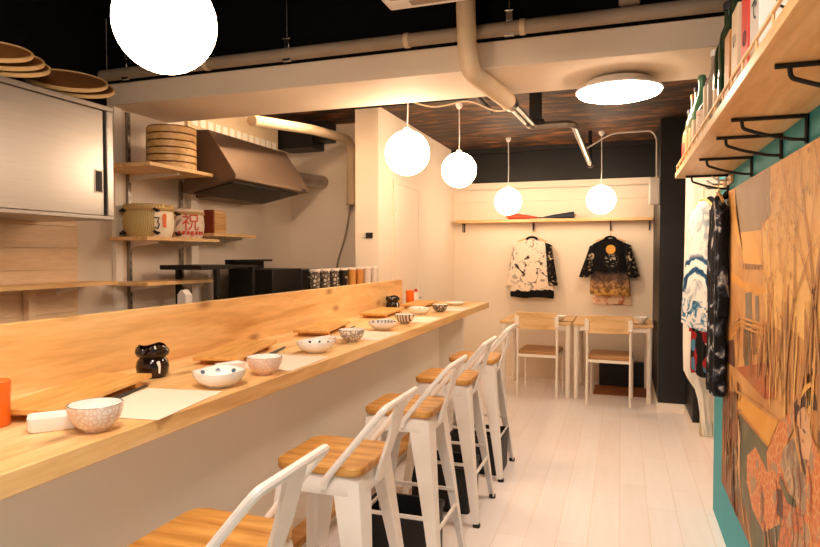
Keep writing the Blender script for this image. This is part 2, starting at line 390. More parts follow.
# ------------------------------------------------------------------ bar counter
bar = thing('bar_counter', 'long pale pine bar counter with raised back board and white front', 'counter', (-1.39, 2.0, 0))
bx = lambda v: v+1.39
def rel(b, name, mat, **k):   # geometry written in room coordinates, moved to the parent's frame
    par = k.pop('parent', bar); off = Vector(par.location) if par.parent is None else Vector(par.parent.location)
    for v in b.bm.verts: v.co -= off
    return b.build(name, mat, par, **k)
b = MB(); b.box(-1.685, -1.10, -.9, 5.38, .918, .968); rel(b, 'countertop', 'pine', bevel=.003)
b = MB(); b.box(-1.72, -1.685, -.9, 4.76, .80, 1.18); rel(b, 'back_board', 'pinefront', bevel=.003)
b = MB(); b.box(-1.43, -1.385, -.9, 4.8, 0, .918); rel(b, 'front_panel', 'wall')
b = MB(); b.box(-1.43, -1.19, 4.8, 4.84, 0, .918); rel(b, 'end_panel', 'wall')
b = MB(); b.box(-1.385, -1.30, -.9, 4.8, .12, .155); rel(b, 'foot_rail', 'seat', bevel=.004)

# ------------------------------------------------------------------ bar stools
def make_stool(label):
    t = thing('bar_stool', label, 'bar stool', group='white metal bar stools along the counter')
    b = MB(); b.prism(rrect(.302, .302, .045), lambda p, q: Vector((p[0], p[1], .704+.028*q))); b.build('seat', 'seat', t, bevel=.005)
    b = MB()
    b.loft([[Vector((p[0], p[1], z)) for p in rrect(w, w, .045)] for z, w in ((.704, .275), (.692, .286), (.646, .298), (.642, .294))]); b.build('seat_frame', 'whitemetal', t)
    def corner(z): return .130+(.205-.130)*(1-z/.70)
    for sx in (1, -1):
        for sy in (1, -1):
            b = MB(); rings = []
            for z, w in ((.69, .09), (.60, .084), (.45, .068), (.25, .05), (.05, .036), (.012, .034)):
                c = corner(z)+.012; k = .014; th = .005
                L = [(c-w, c), (c-k, c), (c-.004, c-.004), (c, c-k), (c, c-w), (c-th, c-w), (c-th, c-k-.002), (c-k-.002, c-th), (c-w, c-th)]
                rings.append([Vector((x*sx, y*sy, z)) for x, y in L])
            b.loft(rings); lg = b.build('leg', 'whitemetal', t)
            b = MB(); c = .203
            b.prism(rrect(.036, .036, .01, 3), lambda p, q: Vector((sx*c+p[0], sy*c+p[1], .016*q))); b.build('foot_cap', 'rubber', lg)
    for z, ax in ((.245, 'y+'), (.245, 'y-'), (.30, 'x+'), (.30, 'x-')):
        c = corner(z)+.004; s = 1 if ax[1] == '+' else -1; b = MB()
        if ax[0] == 'y': b.box(s*c-.005, s*c+.005, -c, c, z-.008, z+.008)
        else: b.box(-c, c, s*c-.005, s*c+.005, z-.008, z+.008)
        b.build('crossbar', 'whitemetal', t, bevel=.002)
    b = MB()
    pts = [(.030, -.154, .665), (.038, -.157, .695), (.208, -.150, .90), (.228, -.148, .922), (.228, .148, .922), (.208, .150, .90), (.038, .157, .695), (.030, .154, .665)]
    b.tube(fillet(pts, .035, 5), .0112, 10); b.build('back_frame', 'whitemetal', t)
    b = MB()
    for y0, y1 in ((0, 1),):
        prof = [(.226, .915, .040), (.195, .80, .035), (.160, .70, .030), (.150, .66, .028)]
        rings = []
        for x, z, h in prof: rings.append([Vector((x-.004, -h, z)), Vector((x+.008, -h-.004, z)), Vector((x+.004, 0, z)), Vector((x+.008, h+.004, z)), Vector((x-.004, h, z)), Vector((x-.001, 0, z))])
        b.loft(rings)
    b.build('back_splat', 'whitemetal', t)
    return t
SY = [(1.18, 'nearest white metal bar stool with honey wood seat, cut off by the lower edge'),
      (1.86, 'second nearest white bar stool, its square wooden seat fully in view'),
      (2.58, 'middle one of the five white bar stools, behind the second nearest'),
      (3.27, 'white bar stool next to last, behind the middle stool'),
      (3.94, 'farthest white bar stool, at the end of the row by the dining chairs')]
st = make_stool(SY[0][1]); st.location = (-.89, SY[0][0], 0)
for y, lab in SY[1:]: dup(st, (-.89, y, 0), lab)
# open black boxes on the floor under the stools
def make_bin(label):
    t = thing('storage_box', label, 'box', group='black boxes under the stools')
    b = MB(); w, d, h, k = .165, .13, .245, .012
    o_ = [[Vector((p[0]*s, p[1]*s, z)) for p in rrect(2*w, 2*d, .02, 3)] for z, s in ((0, .97), (h, 1.0), (h, .93), (.012, .9))]
    b.loft(o_); b.build('box_body', 'blackplastic', t)
    b = MB(); b.loft([[Vector((p[0]*s, p[1]*s, z)) for p in rrect(2*w, 2*d, .02, 3)] for z, s in ((h-.02, 1.0), (h-.02, 1.03), (h, 1.03), (h, .97), (h-.02, .97))], cap=False); b.build('rim', 'blackplastic', t)
    return t
bn = make_bin('black open box on the floor under the middle stool'); bn.location = (-.935, 2.63, 0)
dup(bn, (-.92, 3.32, 0), 'black open box on the floor under the fourth stool from the front')
dup(bn, (-.865, 3.95, 0), 'black open box under the farthest stool, by the end of the counter')

# ------------------------------------------------------------------ things on the counter
ZT = .969
def bowl(name, label, loc, r, h, mats, foot=.42, seg=28, group='bowls along the counter', sx=1, sy=1, lip=0):
    b = MB()
    prof_out = [(0, .004), (r*foot*.9, .004), (r*foot, 0), (r*foot*1.02, .006)]
    n = 7
    for k in range(1, n+1):
        t = k/n; prof_out.append((r*(foot+(1-foot)*math.sin(t*PI/2)**(1.0)), .006+(h-.006)*(1-math.cos(t*PI/2))**.9))
    inn = []
    for k in range(n, 0, -1):
        t = k/n; inn.append((max(.001, (r-.004)*(foot+(1-foot)*math.sin(t*PI/2))), .012+(h-.012)*(1-math.cos(t*PI/2))**.9))
    prof = prof_out+inn+[(0, .012)]
    m = [0]*(len(prof_out)-1)+[1]*(len(prof)-len(prof_out)); m[len(prof_out)-1] = 2
    b.lathe(prof, (0, 0, 0), seg, m, sx, sy)
    if lip:
        for v in b.bm.verts:
            a = math.atan2(v.co.y, v.co.x); rr = math.hypot(v.co.x, v.co.y)/r
            v.co.z += lip*max(0, rr-.6)*math.cos(3*a)
    o = b.build(name, mats, loc=(*loc, ZT)); tag(o, label, 'bowl', group); return o
bowl('small_bowl', 'small pink lattice bowl nearest on the counter, beside a white dish', (-1.165, 1.135), .061, .064, ['pinklattice', 'ceramic', 'cupcheck'])
bowl('small_bowl', 'small pink bowl with grey rim, right of the blue flower bowl', (-1.165, 1.865), .061, .062, ['pinkplain', 'ceramic', 'greystripe'])
bowl('small_bowl', 'small grey checked bowl standing beside the navy dotted bowl', (-1.215, 2.71), .062, .058, ['greycheck', 'ceramic', 'greycheck'])
bowl('small_bowl', 'small dark grey striped bowl beside the oval blue rimmed bowl', (-1.235, 3.53), .06, .056, ['greystripe', 'ceramic', 'greystripe'])
bowl('small_bowl', 'small dark lattice bowl, farthest of the small bowls', (-1.245, 4.33), .059, .054, ['darklattice', 'ceramic', 'darklattice'])
bowl('shallow_bowl', 'wide white bowl with blue flower spots near the front of the counter', (-1.195, 1.65), .082, .05, ['ceramic', 'flowerring', 'ceramic'], .5, lip=.008)
bowl('shallow_bowl', 'wide white bowl with navy dots in the middle of the counter', (-1.225, 2.36), .082, .048, ['ceramic', 'dotring', 'ceramic'], .5, lip=.008)
bowl('shallow_bowl', 'wide white bowl with grey blue stripes, past the checked bowl', (-1.245, 3.19), .078, .045, ['ceramic', 'bluestripe', 'bluestripe'], .5)
bowl('shallow_bowl', 'wide white bowl with dark dots near the far counter end', (-1.33, 4.10), .08, .048, ['ceramic', 'dotring', 'ceramic'], .5, lip=.008)
bowl('plate', 'low white plate with grey rim at the far counter end', (-1.30, 4.98), .085, .022, ['ceramic', 'ceramic', 'greystripe'], .6, group=None)['category'] = 'plate'
def white_dish(x, y, rz, label, s=1.0):
    t = thing('serving_dish', label, 'dish', (x, y, ZT), rz, 'white rectangular dishes along the counter')
    b = MB(); w, d = .105*s, .06*s
    b.loft([[Vector((p[0]*k, p[1]*k, z)) for p in rrect(w, d, .012, 3)] for z, k in ((0, .92), (.004, .98), (.032, 1), (.032, .9), (.025, .86))]); b.build('dish_body', 'towel', t)
    b = MB(); b.prism(rrect(w*.55, d*.45, .006, 3), lambda p, q: Vector((p[0]-.012, p[1], .0255+.003*q))); b.build('inner_tray', 'towel', t)
    return t
white_dish(-1.27, 1.13, R(48), 'white rectangular dish on the counter left of the pink lattice bowl', 1.25)
white_dish(-1.30, 1.86, R(70), 'white rectangular dish between flower bowl and pink bowl', .95)
white_dish(-1.30, 2.60, R(70), 'white rectangular dish between navy dotted bowl and checked bowl', .95)
white_dish(-1.32, 3.42, R(70), 'white rectangular dish behind the dark striped bowl', .95)
def placemat(x, y, rz, label):
    b = MB(); b.box(-.125, .125, -.165, .165, 0, .0012)
    tag(b.build('placemat', 'paper', loc=(x, y, ZT), rot=(0, 0, rz)), label, 'placemat', 'white paper placemats on the counter')
placemat(-1.235, 1.40, R(8), 'white paper placemat between pink lattice bowl and flower bowl')
placemat(-1.235, 2.10, R(2), 'white paper placemat between pink bowl and navy dotted bowl')
placemat(-1.235, 2.93, R(2), 'white paper placemat just past the checked bowl')
placemat(-1.235, 3.76, R(2), 'white paper placemat just past the dark striped bowl')
placemat(-1.235, 4.58, R(2), 'white paper placemat just past the dark lattice bowl')
def make_board(label):
    t = thing('serving_board', label, 'board', group='wooden serving boards on the counter')
    b = MB(); b.box(-.088, .088, -.24, .24, .018, .032); b.build('plank', 'board', t, bevel=.002)
    for y in (-.17, .17):
        b = MB(); b.box(-.08, .08, y-.018, y+.018, 0, .018); b.build('runner', 'board', t, bevel=.001)
    return t
bd = make_board('wooden serving board nearest on the counter, in front of the dark jar'); bd.location = (-1.45, 1.36, ZT); bd.rotation_euler[2] = R(14)
dup(bd, (-1.485, 2.18, ZT), 'wooden serving board behind the blue flower bowl', R(14))
dup(bd, (-1.525, 3.03, ZT), 'wooden serving board behind the navy dotted and checked bowls', R(10))
dup(bd, (-1.55, 3.98, ZT), 'wooden serving board in front of the small far jar', R(4))
dup(bd, (-1.53, 4.74, ZT), 'wooden serving board by the far orange bottle', R(4))
def chopsticks(x, y, rz, label):
    t = thing('chopsticks', label, 'chopsticks', (x, y, ZT), rz, 'dark chopsticks beside the boards')
    for k in (-1, 1):
        b = MB(); b.tube([(.006*k, -.11, .006), (.003*k, .11, .005)], [.0045, .002], 6); b.build('stick', 'ink', t)
chopsticks(-1.372, 1.46, R(14), 'dark chopsticks leaning along the nearest serving board')
chopsticks(-1.38, 2.31, R(14), 'dark chopsticks behind the small pink bowl')
chopsticks(-1.42, 3.14, R(10), 'dark chopsticks behind the grey checked bowl')
def jar(x, y, s, label, lid):
    t = thing('condiment_jar', label, 'jar', (x, y, ZT), 0, 'dark glazed jars on the counter')
    b = MB(); b.lathe([(0, 0), (.040, 0), (.050, .012), (.053, .035), (.049, .055), (.041, .066), (.041, .072), (.037, .072), (.036, .060), (0, .058)], seg=28); b.build('jar_body', 'brownglaze', t)
    if lid == 'frill':
        b = MB(); b.lathe([(.040, .066), (.050, .072), (.055, .083), (.053, .096), (.044, .106), (.040, .104), (.047, .092), (.044, .082), (0, .078)], seg=28)
        for v in b.bm.verts:
            a = math.atan2(v.co.y, v.co.x); v.co.z += (.005*math.cos(3*a+1.2)-.012*max(0, math.cos(a+1.9))**6)*(v.co.z > .09)
        b.build('jar_lid', 'brownglaze', t)
    b = MB()
    b.tube([(.040, -.022, .056), (.048, -.022, .04), (.046, -.022, .018)], [.006, .005, .003], 6)
    for v in b.bm.verts:
        rr = math.hypot(v.co.x, v.co.y); f = (.0535 if rr > .0515 else .051)/max(rr, 1e-4); v.co.x *= f; v.co.y *= f
    b.build('painted_mark', 'ceramic', t)
    t.scale = (s, s, s); return t
jar(-1.50, 1.705, 1.0, 'black brown glazed jar with frilled rim before the back board', 'frill')
jar(-1.62, 4.36, .98, 'dark glazed jar far along the counter by the back board', 'frill')
def sauce(x, y, label, s=1):
    t = thing('sauce_bottle', label, 'bottle', (x, y, ZT), 0, 'orange bottles on the counter')
    b = MB(); b.lathe([(0, 0), (.030, 0), (.032, .004), (.032, .085), (0, .086)], seg=24); b.build('bottle_body', 'orange', t)
    b = MB(); b.lathe([(.0335, .084), (.0335, .112), (.030, .116), (0, .116)], seg=24); b.build('cap', 'orange', t)
    t.scale = (s, s, s)
sauce(-1.425, 1.09, 'orange cylinder bottle cut by the left picture edge', .95)
sauce(-1.655, 4.86, 'orange bottle at the far end of the back board', 1.05)
t = thing('soy_bottle', 'small clear glass bottle behind the far orange bottle', 'bottle', (-1.655, 5.02, ZT))
b = MB(); b.lathe([(0, 0), (.027, 0), (.028, .06), (.012, .085), (.012, .105), (0, .105)], seg=18); b.build('bottle_body', 'cupclear', t)
b = MB(); b.lathe([(.014, .10), (.014, .122), (0, .124)], seg=14); b.build('cap', 'redink', t)

# ------------------------------------------------------------------ globes and ceiling lights
def globe(x, y, z, top, r, label):
    t = thing('globe_pendant', label, 'lamp', (x, y, 0), 0, 'white globe pendant lamps')
    b = MB(); n = 20
    b.lathe([(max(0, r*math.sin(PI*k/n)) if 0 < k < n else 0, z-r*math.cos(PI*k/n)) for k in range(n+1)], seg=36); b.build('globe', 'globe', t, angle=180)
    b = MB(); b.tube([(0, 0, z+r*.97), (.004, 0, (z+top)/2), (0, 0, top-.02)], .0045, 8); b.build('cord', 'whiteplastic', t)
    b = MB(); b.lathe([(0, z+r+.02), (.02, z+r+.018), (.026, z+r-.01), (0, z+r-.012)], seg=18); b.build('lamp_holder', 'whiteplastic', t)
    b = MB(); b.lathe([(0, top-.04), (.014, top-.04), (.026, top-.02), (.028, top), (0, top)], seg=18); b.build('ceiling_rose', 'whiteplastic', t)
globe(-1.207, 1.438, 2.025, 2.8, .138, 'largest white globe lamp hanging at upper left before the beam')
globe(-1.263, 3.66, 2.01, ZC, .138, 'white globe lamp hanging just behind the beam, left of the smaller globes')
globe(-1.225, 4.80, 2.05, ZC, .138, 'white globe lamp third from the front, beside the flush door')
globe(-1.107, 6.36, 1.925, ZC, .138, 'white globe lamp hanging before the back shelf above the white jacket')
globe(-.198, 6.32, 1.915, ZC, .138, 'white globe lamp hanging above the black jacket')
def disc_lamp(label, loc, k, mat):
    t = thing('ceiling_light', label, 'lamp', loc)
    b = MB(); b.lathe([(0, .0), (.17*k, .003), (.2*k, .012), (.207*k, .03)], seg=40); b.build('diffuser', mat, t)
    b = MB(); b.lathe([(.207*k, .026), (.212*k, .026), (.214*k, .034), (.16*k, .05), (.16*k, .075), (0, .075)], seg=40); b.build('rim', 'whiteplastic', t)
disc_lamp('round flat lit ceiling lamp under the beam on the right', (-.025, 3.39, 2.19), 1, 'disc')
# added unseen fill lamps: two discs in the front room, two tubes over the kitchen
disc_lamp('added unseen round fill lamp on the black ceiling before the counter', (-.45, .55, 2.725), 1.15, 'addeddisc')
disc_lamp('added unseen round fill lamp on the black ceiling behind the viewpoint', (-.25, -.5, 2.725), 1.15, 'addeddisc')
t = thing('added_tube_light', 'added unseen tube lamp brightening the kitchen behind the beam', 'lamp', (-1.95, 3.86, 2.47))  # added out of view to lift the kitchen rear wall
b = MB(); b.tube([(0, -.24, .03), (0, .24, .03)], .016, 12); b.build('tube', 'tube', t)
b = MB(); b.box(-.04, .04, -.27, .27, .052, .098); b.box(-.02, .02, -.27, -.242, 0, .06); b.box(-.02, .02, .242, .27, 0, .06); b.build('housing', 'whiteplastic', t)
t = thing('added_tube_light', 'added unseen tube lamp on the black ceiling brightening the kitchen', 'lamp', (-1.9, 1.0, 2.7))  # second added tube, out of view, brightens the front kitchen
b = MB(); b.tube([(0, -.55, .03), (0, .55, .03)], .014, 12); b.build('tube', 'addedtubefront', t)
b = MB(); b.box(-.04, .04, -.58, .58, .052, .098); b.box(-.02, .02, -.58, -.552, 0, .06); b.box(-.02, .02, .552, .58, 0, .06); b.build('housing', 'whiteplastic', t)

# ------------------------------------------------------------------ pipes and fittings overhead
pc = thing('conduit_pipe', 'long grey brown pipe lying along the top front of the beam', 'pipe', (0, 2.955, 2.445))
b = MB(); b.tube([(XL, 0, 0), (.45, 0, 0)], .033, 14); b.build('pipe_run', 'greypaint', pc)
for x in (-2.2, -1.02, -.45):
    b = MB(); b.tube([(x-.012, 0, 0), (x+.012, 0, 0)], .037, 16); b.build('clip_band', 'cream', pc)
def hanger(x, label):
    t = thing('pipe_hanger', label, 'hanger', (x, 2.945, 2.37), 0, 'steel pipe hangers from the ceiling')
    b = MB(); b.tube([(0, 0, .12), (0, 0, .43)], .004, 6); b.build('rod', 'chrome', t)
    b = MB(); b.box(-.016, .016, -.008, .008, .105, .15); b.box(-.022, .022, -.012, .012, .15, .156); b.box(-.007, .007, -.008, .008, .05, .11); b.box(-.024, .024, -.01, .01, .035, .05); b.build('clamp', 'chrome', t, bevel=.002)
hanger(-1.69, 'steel hanger clamp on the beam pipe right of the largest globe')
hanger(-2.76, 'steel hanger clamp on the beam pipe beside the steel cabinet')
hanger(-.51, 'steel hanger clamp on the beam pipe right of the lagged pipe')
t = thing('drain_pipe', 'short dark vertical pipe with white clamp above the beam at right', 'pipe', (.02, 2.93, 2.482))
b = MB(); b.tube([(0, 0, .0), (0, 0, .318)], .045, 16); b.build('pipe_run', 'greypaint', t)
b = MB(); b.tube([(0, 0, .03), (0, 0, .05)], .05, 16); b.box(.045, .1, -.008, .008, .035, .06); b.build('clamp', 'chrome', t)
# lagged pipe in front of and under the beam
b = MB(); b.tube(fillet([(-.71, 2.866, 2.8), (-.695, 2.866, 2.36), (-.68, 2.876, 2.235), (-.60, 3.45, 2.225)], .1, 6), .045, 14)
lp = thing('lagged_pipe', 'thick beige lagged pipe bending under the beam in the middle', 'pipe', (-.7, 2.9, 2.23)); rel(b, 'pipe_run', 'insul', parent=lp)
b = MB(); b.tube([(-.602, 3.43, 2.225), (-.597, 3.5, 2.225)], .047, 14); rel(b, 'foil_band', 'chrome', parent=lp)
gp = thing('steel_pipe', 'thin steel pipe zigzagging under the brown ceiling to the back wall', 'pipe', (-.6, 3.5, 2.22))
for off in (-.02, .02):
    b = MB(); b.tube([(-.597+off, 3.49, 2.225), (-.59+off, 4.2, 2.25)], .014, 10); rel(b, 'twin_pipe', 'greymetal', parent=gp)
b = MB(); b.tube(fillet([(-.60, 4.2, 2.25), (-.585, 4.28, 2.25), (-.34, 4.27, 2.25), (-.31, 4.36, 2.25), (-.30, 6.2, 2.25)], .06, 5), .024, 12); rel(b, 'pipe_run', 'greymetal', parent=gp)
b = MB(); b.tube([(-.30, 6.2, 2.25), (-.30, 6.26, 2.25)], .035, 12); b.tube([(-.30, 6.24, 2.25), (-.30, 6.24, ZC-.003)], .018, 8); rel(b, 'pipe_end', 'blackmetal', parent=gp)
b = MB(); b.box(-.60, -.52, 4.24, 4.30, 2.28, ZC); b.box(-.62, -.5, 4.23, 4.31, 2.26, 2.285); tag(b.build('pipe_bracket', 'blackmetal', bevel=.003), 'black channel bracket holding the steel pipe under the brown ceiling', 'bracket')
b = MB(); b.tube([(-1.95, 4.35, 2.50), (-1.05, 4.35, 2.50)], .022, 10); b.tube([(-.99, 3.75, 2.51), (-.99, 4.9, 2.51)], .018, 10); b.tube([(-1.05, 4.35, 2.5), (-1.05, 4.35, ZC)], .035, 10)
tag(b.build('ceiling_conduit', 'blackmetal'), 'black conduit pieces crossing the brown ceiling above the globes', 'pipe')
b = MB(); b.box(-1.85, .31, 6.9, 6.94, 2.52, 2.57); struct(b.build('trim_6', 'black'))
b = MB(); b.tube(smoothpath([(-1.55, 4.2, 2.52), (-1.3, 4.3, 2.44), (-1.05, 4.35, 2.47), (-.85, 4.3, 2.38), (-.7, 4.25, 2.36), (-.58, 4.25, 2.30)]), .006, 6)
tag(b.build('ceiling_cable', 'insul'), 'pale cable drooping under the brown ceiling left of the steel pipe', 'cable')
b = MB(); b.tube(fillet([(-.36, 6.0, 2.34), (-.1, 6.0, 2.49), (.24, 6.0, 2.49), (.28, 5.98, 2.42), (.283, 5.94, 2.06)], .08, 5), .007, 6)
tag(b.build('power_cable', 'whiteplastic'), 'white cable running from above the last globe down to the white wall box', 'cable')
t = thing('wall_box', 'white electrical box on the black pier beside the back shelf', 'electrical box', (.27, 5.90, 1.82))
b = MB(); b.box(-.05, .04, -.06, .03, 0, .24); b.build('box_body', 'whiteplastic', t, bevel=.012)
b = MB(); b.box(-.04, .03, -.066, -.06, .015, .19); b.build('cover', 'whiteplastic', t, bevel=.003)
t = thing('air_conditioner', 'white ceiling unit at the top edge beside the lagged pipe', 'air conditioner', (-.60, 2.3, 2.5))
b = MB(); b.box(-.42, .42, -.42, .42, 0, .045); b.build('panel', 'whiteplastic', t, bevel=.012)
b = MB(); b.box(-.38, .38, -.38, .38, .045, .3); b.build('casing', 'whiteplastic', t)
for k, (a0, a1, b0, b1) in enumerate(((-.3, .3, .33, .375), (-.3, .3, -.375, -.33), (.33, .375, -.3, .3), (-.375, -.33, -.3, .3))):
    b = MB(); b.box(a0, a1, b0, b1, -.004, .002); b.build('air_outlet', 'greypaint', t)
b = MB(); b.box(-.25, .25, -.25, .25, -.005, .001); b.build('intake_grille', 'cream', t)

# ------------------------------------------------------------------ kitchen
# steel wall cupboard
cb = thing('wall_cupboard', 'stainless steel wall cupboard with sliding door at upper left', 'cupboard', (-2.7, 1.4, 1.555))
b = MB(); b.box(-2.95, -2.47, .3, 2.505, 1.555, 2.12); b.box(-2.47, -2.43, .3, 2.505, 2.095, 2.12); b.box(-2.47, -2.43, .3, 2.505, 1.555, 1.575); b.box(-2.47, -2.43, 2.465, 2.505, 1.575, 2.095); rel(b, 'carcass', 'steel', parent=cb, bevel=.003)
b = MB(); b.box(-2.465, -2.445, 1.3, 2.455, 1.577, 2.093); dr = rel(b, 'sliding_door', 'steel', parent=cb, bevel=.002)
b = MB(); b.box(-2.458, -2.443, 2.395, 2.45, 1.685, 1.80); b.box(-2.4435, -2.442, 2.403, 2.442, 1.692, 1.793, 1); rel(b, 'handle', ['greymetal', 'ink'], parent=dr)
b = MB(); b.box(-2.466, -2.456, .31, 1.35, 1.577, 2.093); rel(b, 'rear_sliding_door', 'steel', parent=cb)
def tray(x, y, z, r, tx, ty, label, tz=-42):
    t = thing('bamboo_tray', label, 'tray', (x, y, z), 0, 'woven bamboo trays on the steel cupboard'); t.rotation_euler = (R(tx), R(ty), R(tz))
    b = MB(); b.lathe([(0, .0), (r*.96, .004), (r*.97, .01), (0, .008)], seg=36); b.build('woven_base', 'bamboo', t)
    b = MB(); b.lathe([(r*.95, .0), (r, -.002), (r*1.01, .012), (r*.98, .016), (r*.955, .012), (r*.95, .0)], seg=36); b.build('tray_rim', 'bamboorim', t)
def leaning(k, y, label): tray(-2.60+.006*k, y-.006*k, 2.216+.0165*k, .185, 0, 27, label)
leaning(0, 2.43, 'round woven bamboo tray behind in the right leaning pair on the steel cupboard')
leaning(1, 2.385, 'round woven bamboo tray in front of the right leaning pair on the steel cupboard')
leaning(0, 2.05, 'round woven bamboo tray rearmost of the three leaning at upper left')
leaning(1, 2.02, 'round woven bamboo tray in the middle of the three leaning at upper left')
leaning(2, 1.965, 'round woven bamboo tray foremost of the three leaning at upper left')
t = thing('stock_box', 'low black box behind the leaning bamboo trays on the cupboard', 'box', (-2.84, 2.1, 2.121))
b = MB(); b.box(-.09, .09, -.35, .35, 0, .17); b.build('box_body', 'blackplastic', t, bevel=.004)
b = MB(); b.box(-.095, .095, -.355, .355, .15, .172); b.build('lid', 'blackplastic', t, bevel=.003)
# shelf standards and shelves
def standard(y, z0, z1, label):
    b = MB(); b.box(XL, XL+.02, y-.012, y+.012, z0, z1)
    for k in range(int((z1-z0)/.05)): b.box(XL+.02, XL+.0204, y-.003, y+.003, z0+.02+k*.05, z0+.045+k*.05, 1)
    tag(b.build('shelf_rail', ['greymetal', 'ink']), label, 'shelf rail', 'slotted wall rails')
standard(3.15, .9, 2.27, 'slotted metal wall rail at the left ends of the small shelves')
standard(3.64, .9, 1.9, 'slotted metal wall rail at the right ends of the small shelves')
def wallshelf(y0, y1, x1, z, label, br, grp='pine shelves in the kitchen'):
    t = thing('wall_shelf', label, 'shelf', (XL, (y0+y1)/2, z), 0, grp)
    b = MB(); b.box(XL+.021, x1, y0, y1, z, z+.022); rel(b, 'shelf_board', 'pineshelf', parent=t, bevel=.002)
    for y in br:
        b = MB()
        b.prism([(XL+.021, z-.002), (x1-.06, z-.002), (x1-.06, z-.016), (XL+.05, z-.035), (XL+.021, z-.05)], lambda p, q: Vector((p[0], y-.004+.008*q, p[1]))); rel(b, 'bracket', 'whitemetal', parent=t)
wallshelf(2.84, 3.41, -2.50, 1.882, 'pine kitchen shelf under the stack of round tubs', (3.15,))
wallshelf(2.98, 3.68, -2.65, 1.468, 'pine kitchen shelf carrying the two sake barrels', (3.15, 3.6))
wallshelf(2.98, 3.68, -2.65, 1.195, 'empty pine kitchen shelf below the sake barrels', (3.15, 3.6))
wallshelf(3.69, 4.22, -2.70, 1.512, 'short pine shelf carrying the grooved wooden box', (4.12,))
wallshelf(.4, 2.83, -2.72, 1.21, 'long empty pine shelf below the steel cupboard', (1.2, 2.6))
b = MB(); b.box(-2.93, -2.89, 2.40, 2.44, .90, 1.21); tag(b.build('shelf_post', 'cladding'), 'thin wooden post under the long empty kitchen shelf', 'post')
for k in range(6):
    t = thing('round_tub', ['lowest', 'second lowest', 'third lowest', 'third highest', 'second highest', 'topmost'][k]+' round cypress tub in the stack on the kitchen shelf', 'tub', (-2.65, 3.20, 1.9045+k*.0432), R(20*k), 'stacked round tubs')
    r = .147
    b = MB(); b.lathe([(0, .004), (r*.97, .004), (r*.97, 0), (r, 0), (r, .034), (r*.94, .034), (r*.94, .012), (0, .012)], seg=40); b.build('tub_body', 'cypress', t)
    b = MB(); b.lathe([(r*.955, .034), (r*.955, .0430), (r*.91, .0430), (r*.91, .034)], seg=40); b.build('tub_rim', 'tubrim', t)
def barrel(y, r, h, label, kind):
    t = thing('sake_barrel', label, 'barrel', (-2.79, y, 1.491), 0, 'sake barrels on the kitchen shelf')
    b = MB(); prof = [(0, 0), (r*.86, 0), (r*.97, h*.2), (r, h*.45), (r*.97, h*.72), (r*.9, h*.86), (0, h*.86)]
    b.lathe(prof, seg=40)
    if kind == 0:
        for f in b.bm.faces:
            c = f.calc_center_median(); f.material_index = 1 if -40 < math.degrees(math.atan2(c.y, c.x)) < 115 else 0
        b.build('barrel_body', ['straw', 'barrelwhite'], t)
    else: b.build('barrel_body', ['barrelfloral'], t)
    b = MB(); b.lathe([(r*.9, h*.84), (r*.98, h*.86), (r*.98, h*.98), (r*.88, h), (0, h)], seg=36); b.build('barrel_top', 'straw' if kind == 0 else 'barrelfloral', t)
    b = MB()
    for z, rr in ((h*.82, r*.95), (h*.86, r*.97)):
        b.tube([(rr*math.cos(2*PI*k/32), rr*math.sin(2*PI*k/32), z) for k in range(33)], .007, 6, cap=False)
    for a in (-2.1, -.55) if kind == 0 else (2.2, -1.2):
        for dz in (h*.12, h*.8): b.tube([(r*.95*math.cos(a+.1), r*.95*math.sin(a+.1), dz), (r*1.12*math.cos(a), r*1.12*math.sin(a), dz-.005), (r*.97*math.cos(a-.1), r*.97*math.sin(a-.1), dz+.01)], .009, 6, 1)
    b.build('rope', ['rope', 'ink'], t)
    # writing faces the dining side (+X, towards the camera)
    a0 = -.85
    def on(x, y_, tt, ac=0, zc=h*.45): a = a0+ac+x/r; rr = r*1.004+tt; return Vector((rr*math.cos(a), rr*math.sin(a), zc+y_))
    if kind:
        lettering('祝', h*.62, 'redink', t, lambda x, y_, tt: on(x, y_, tt, .28, h*.5))
        b = MB()
        for k in range(7):
            c = -.075+k*.028; b.prism([(c, 0), (c+.018, 0), (c+.02, .02), (c+.004, .024)], lambda p, q: on(p[0], p[1], .0008*q, .2, h*.12))
        b.build('printed_band', 'redink', t)
        b = MB()
        for k in range(4): b.prism([(-.05+k*.008, -.02+k*.01), (-.044+k*.008, -.022+k*.01), (-.036+k*.008, .02+k*.006), (-.042+k*.008, .022+k*.006)], lambda p, q: on(p[0], p[1], .0008*q, -.1, h*.45))
        b.build('grey_strokes', 'greypaint', t)
    else:
        b = MB(); b.prism([(-.012, -.04), (.012, -.045), (.016, .03), (.004, .045), (-.014, .03)], lambda p, q: on(p[0], p[1], .0008*q, .62, h*.5)); b.build('orange_mark', 'orangeink', t)
        b = MB(); b.tube([on(x, y_, .001, .30, h*.42) for x, y_ in ((-.014, .03), (.014, .032), (.004, .008), (.014, -.01), (.006, -.034), (-.012, -.03))], .004, 5); b.build('ink_mark', 'ink', t)
barrel(3.155, .150, .20, 'straw wrapped sake barrel with orange mark, left of the red lettered one', 0)
barrel(3.485, .130, .195, 'sake barrel with red lettering beside the grooved wooden box', 1)
t = thing('wooden_box', 'small grooved wooden box with dark red end right of the barrels', 'box', (-2.80, 3.79, 1.535))
b = MB()
for k in range(6): b.box(-.07, .07, -.06, .08, .002+k*.027, .025+k*.027)
b.box(-.064, .064, -.055, .075, 0, .162); b.build('box_body', 'boxwood', t, bevel=.002)
b = MB(); b.box(-.074, .074, -.075, -.06, 0, .164); b.build('end_panel', plain('red brown wood', hx(140, 56, 26), .5), t, bevel=.002)
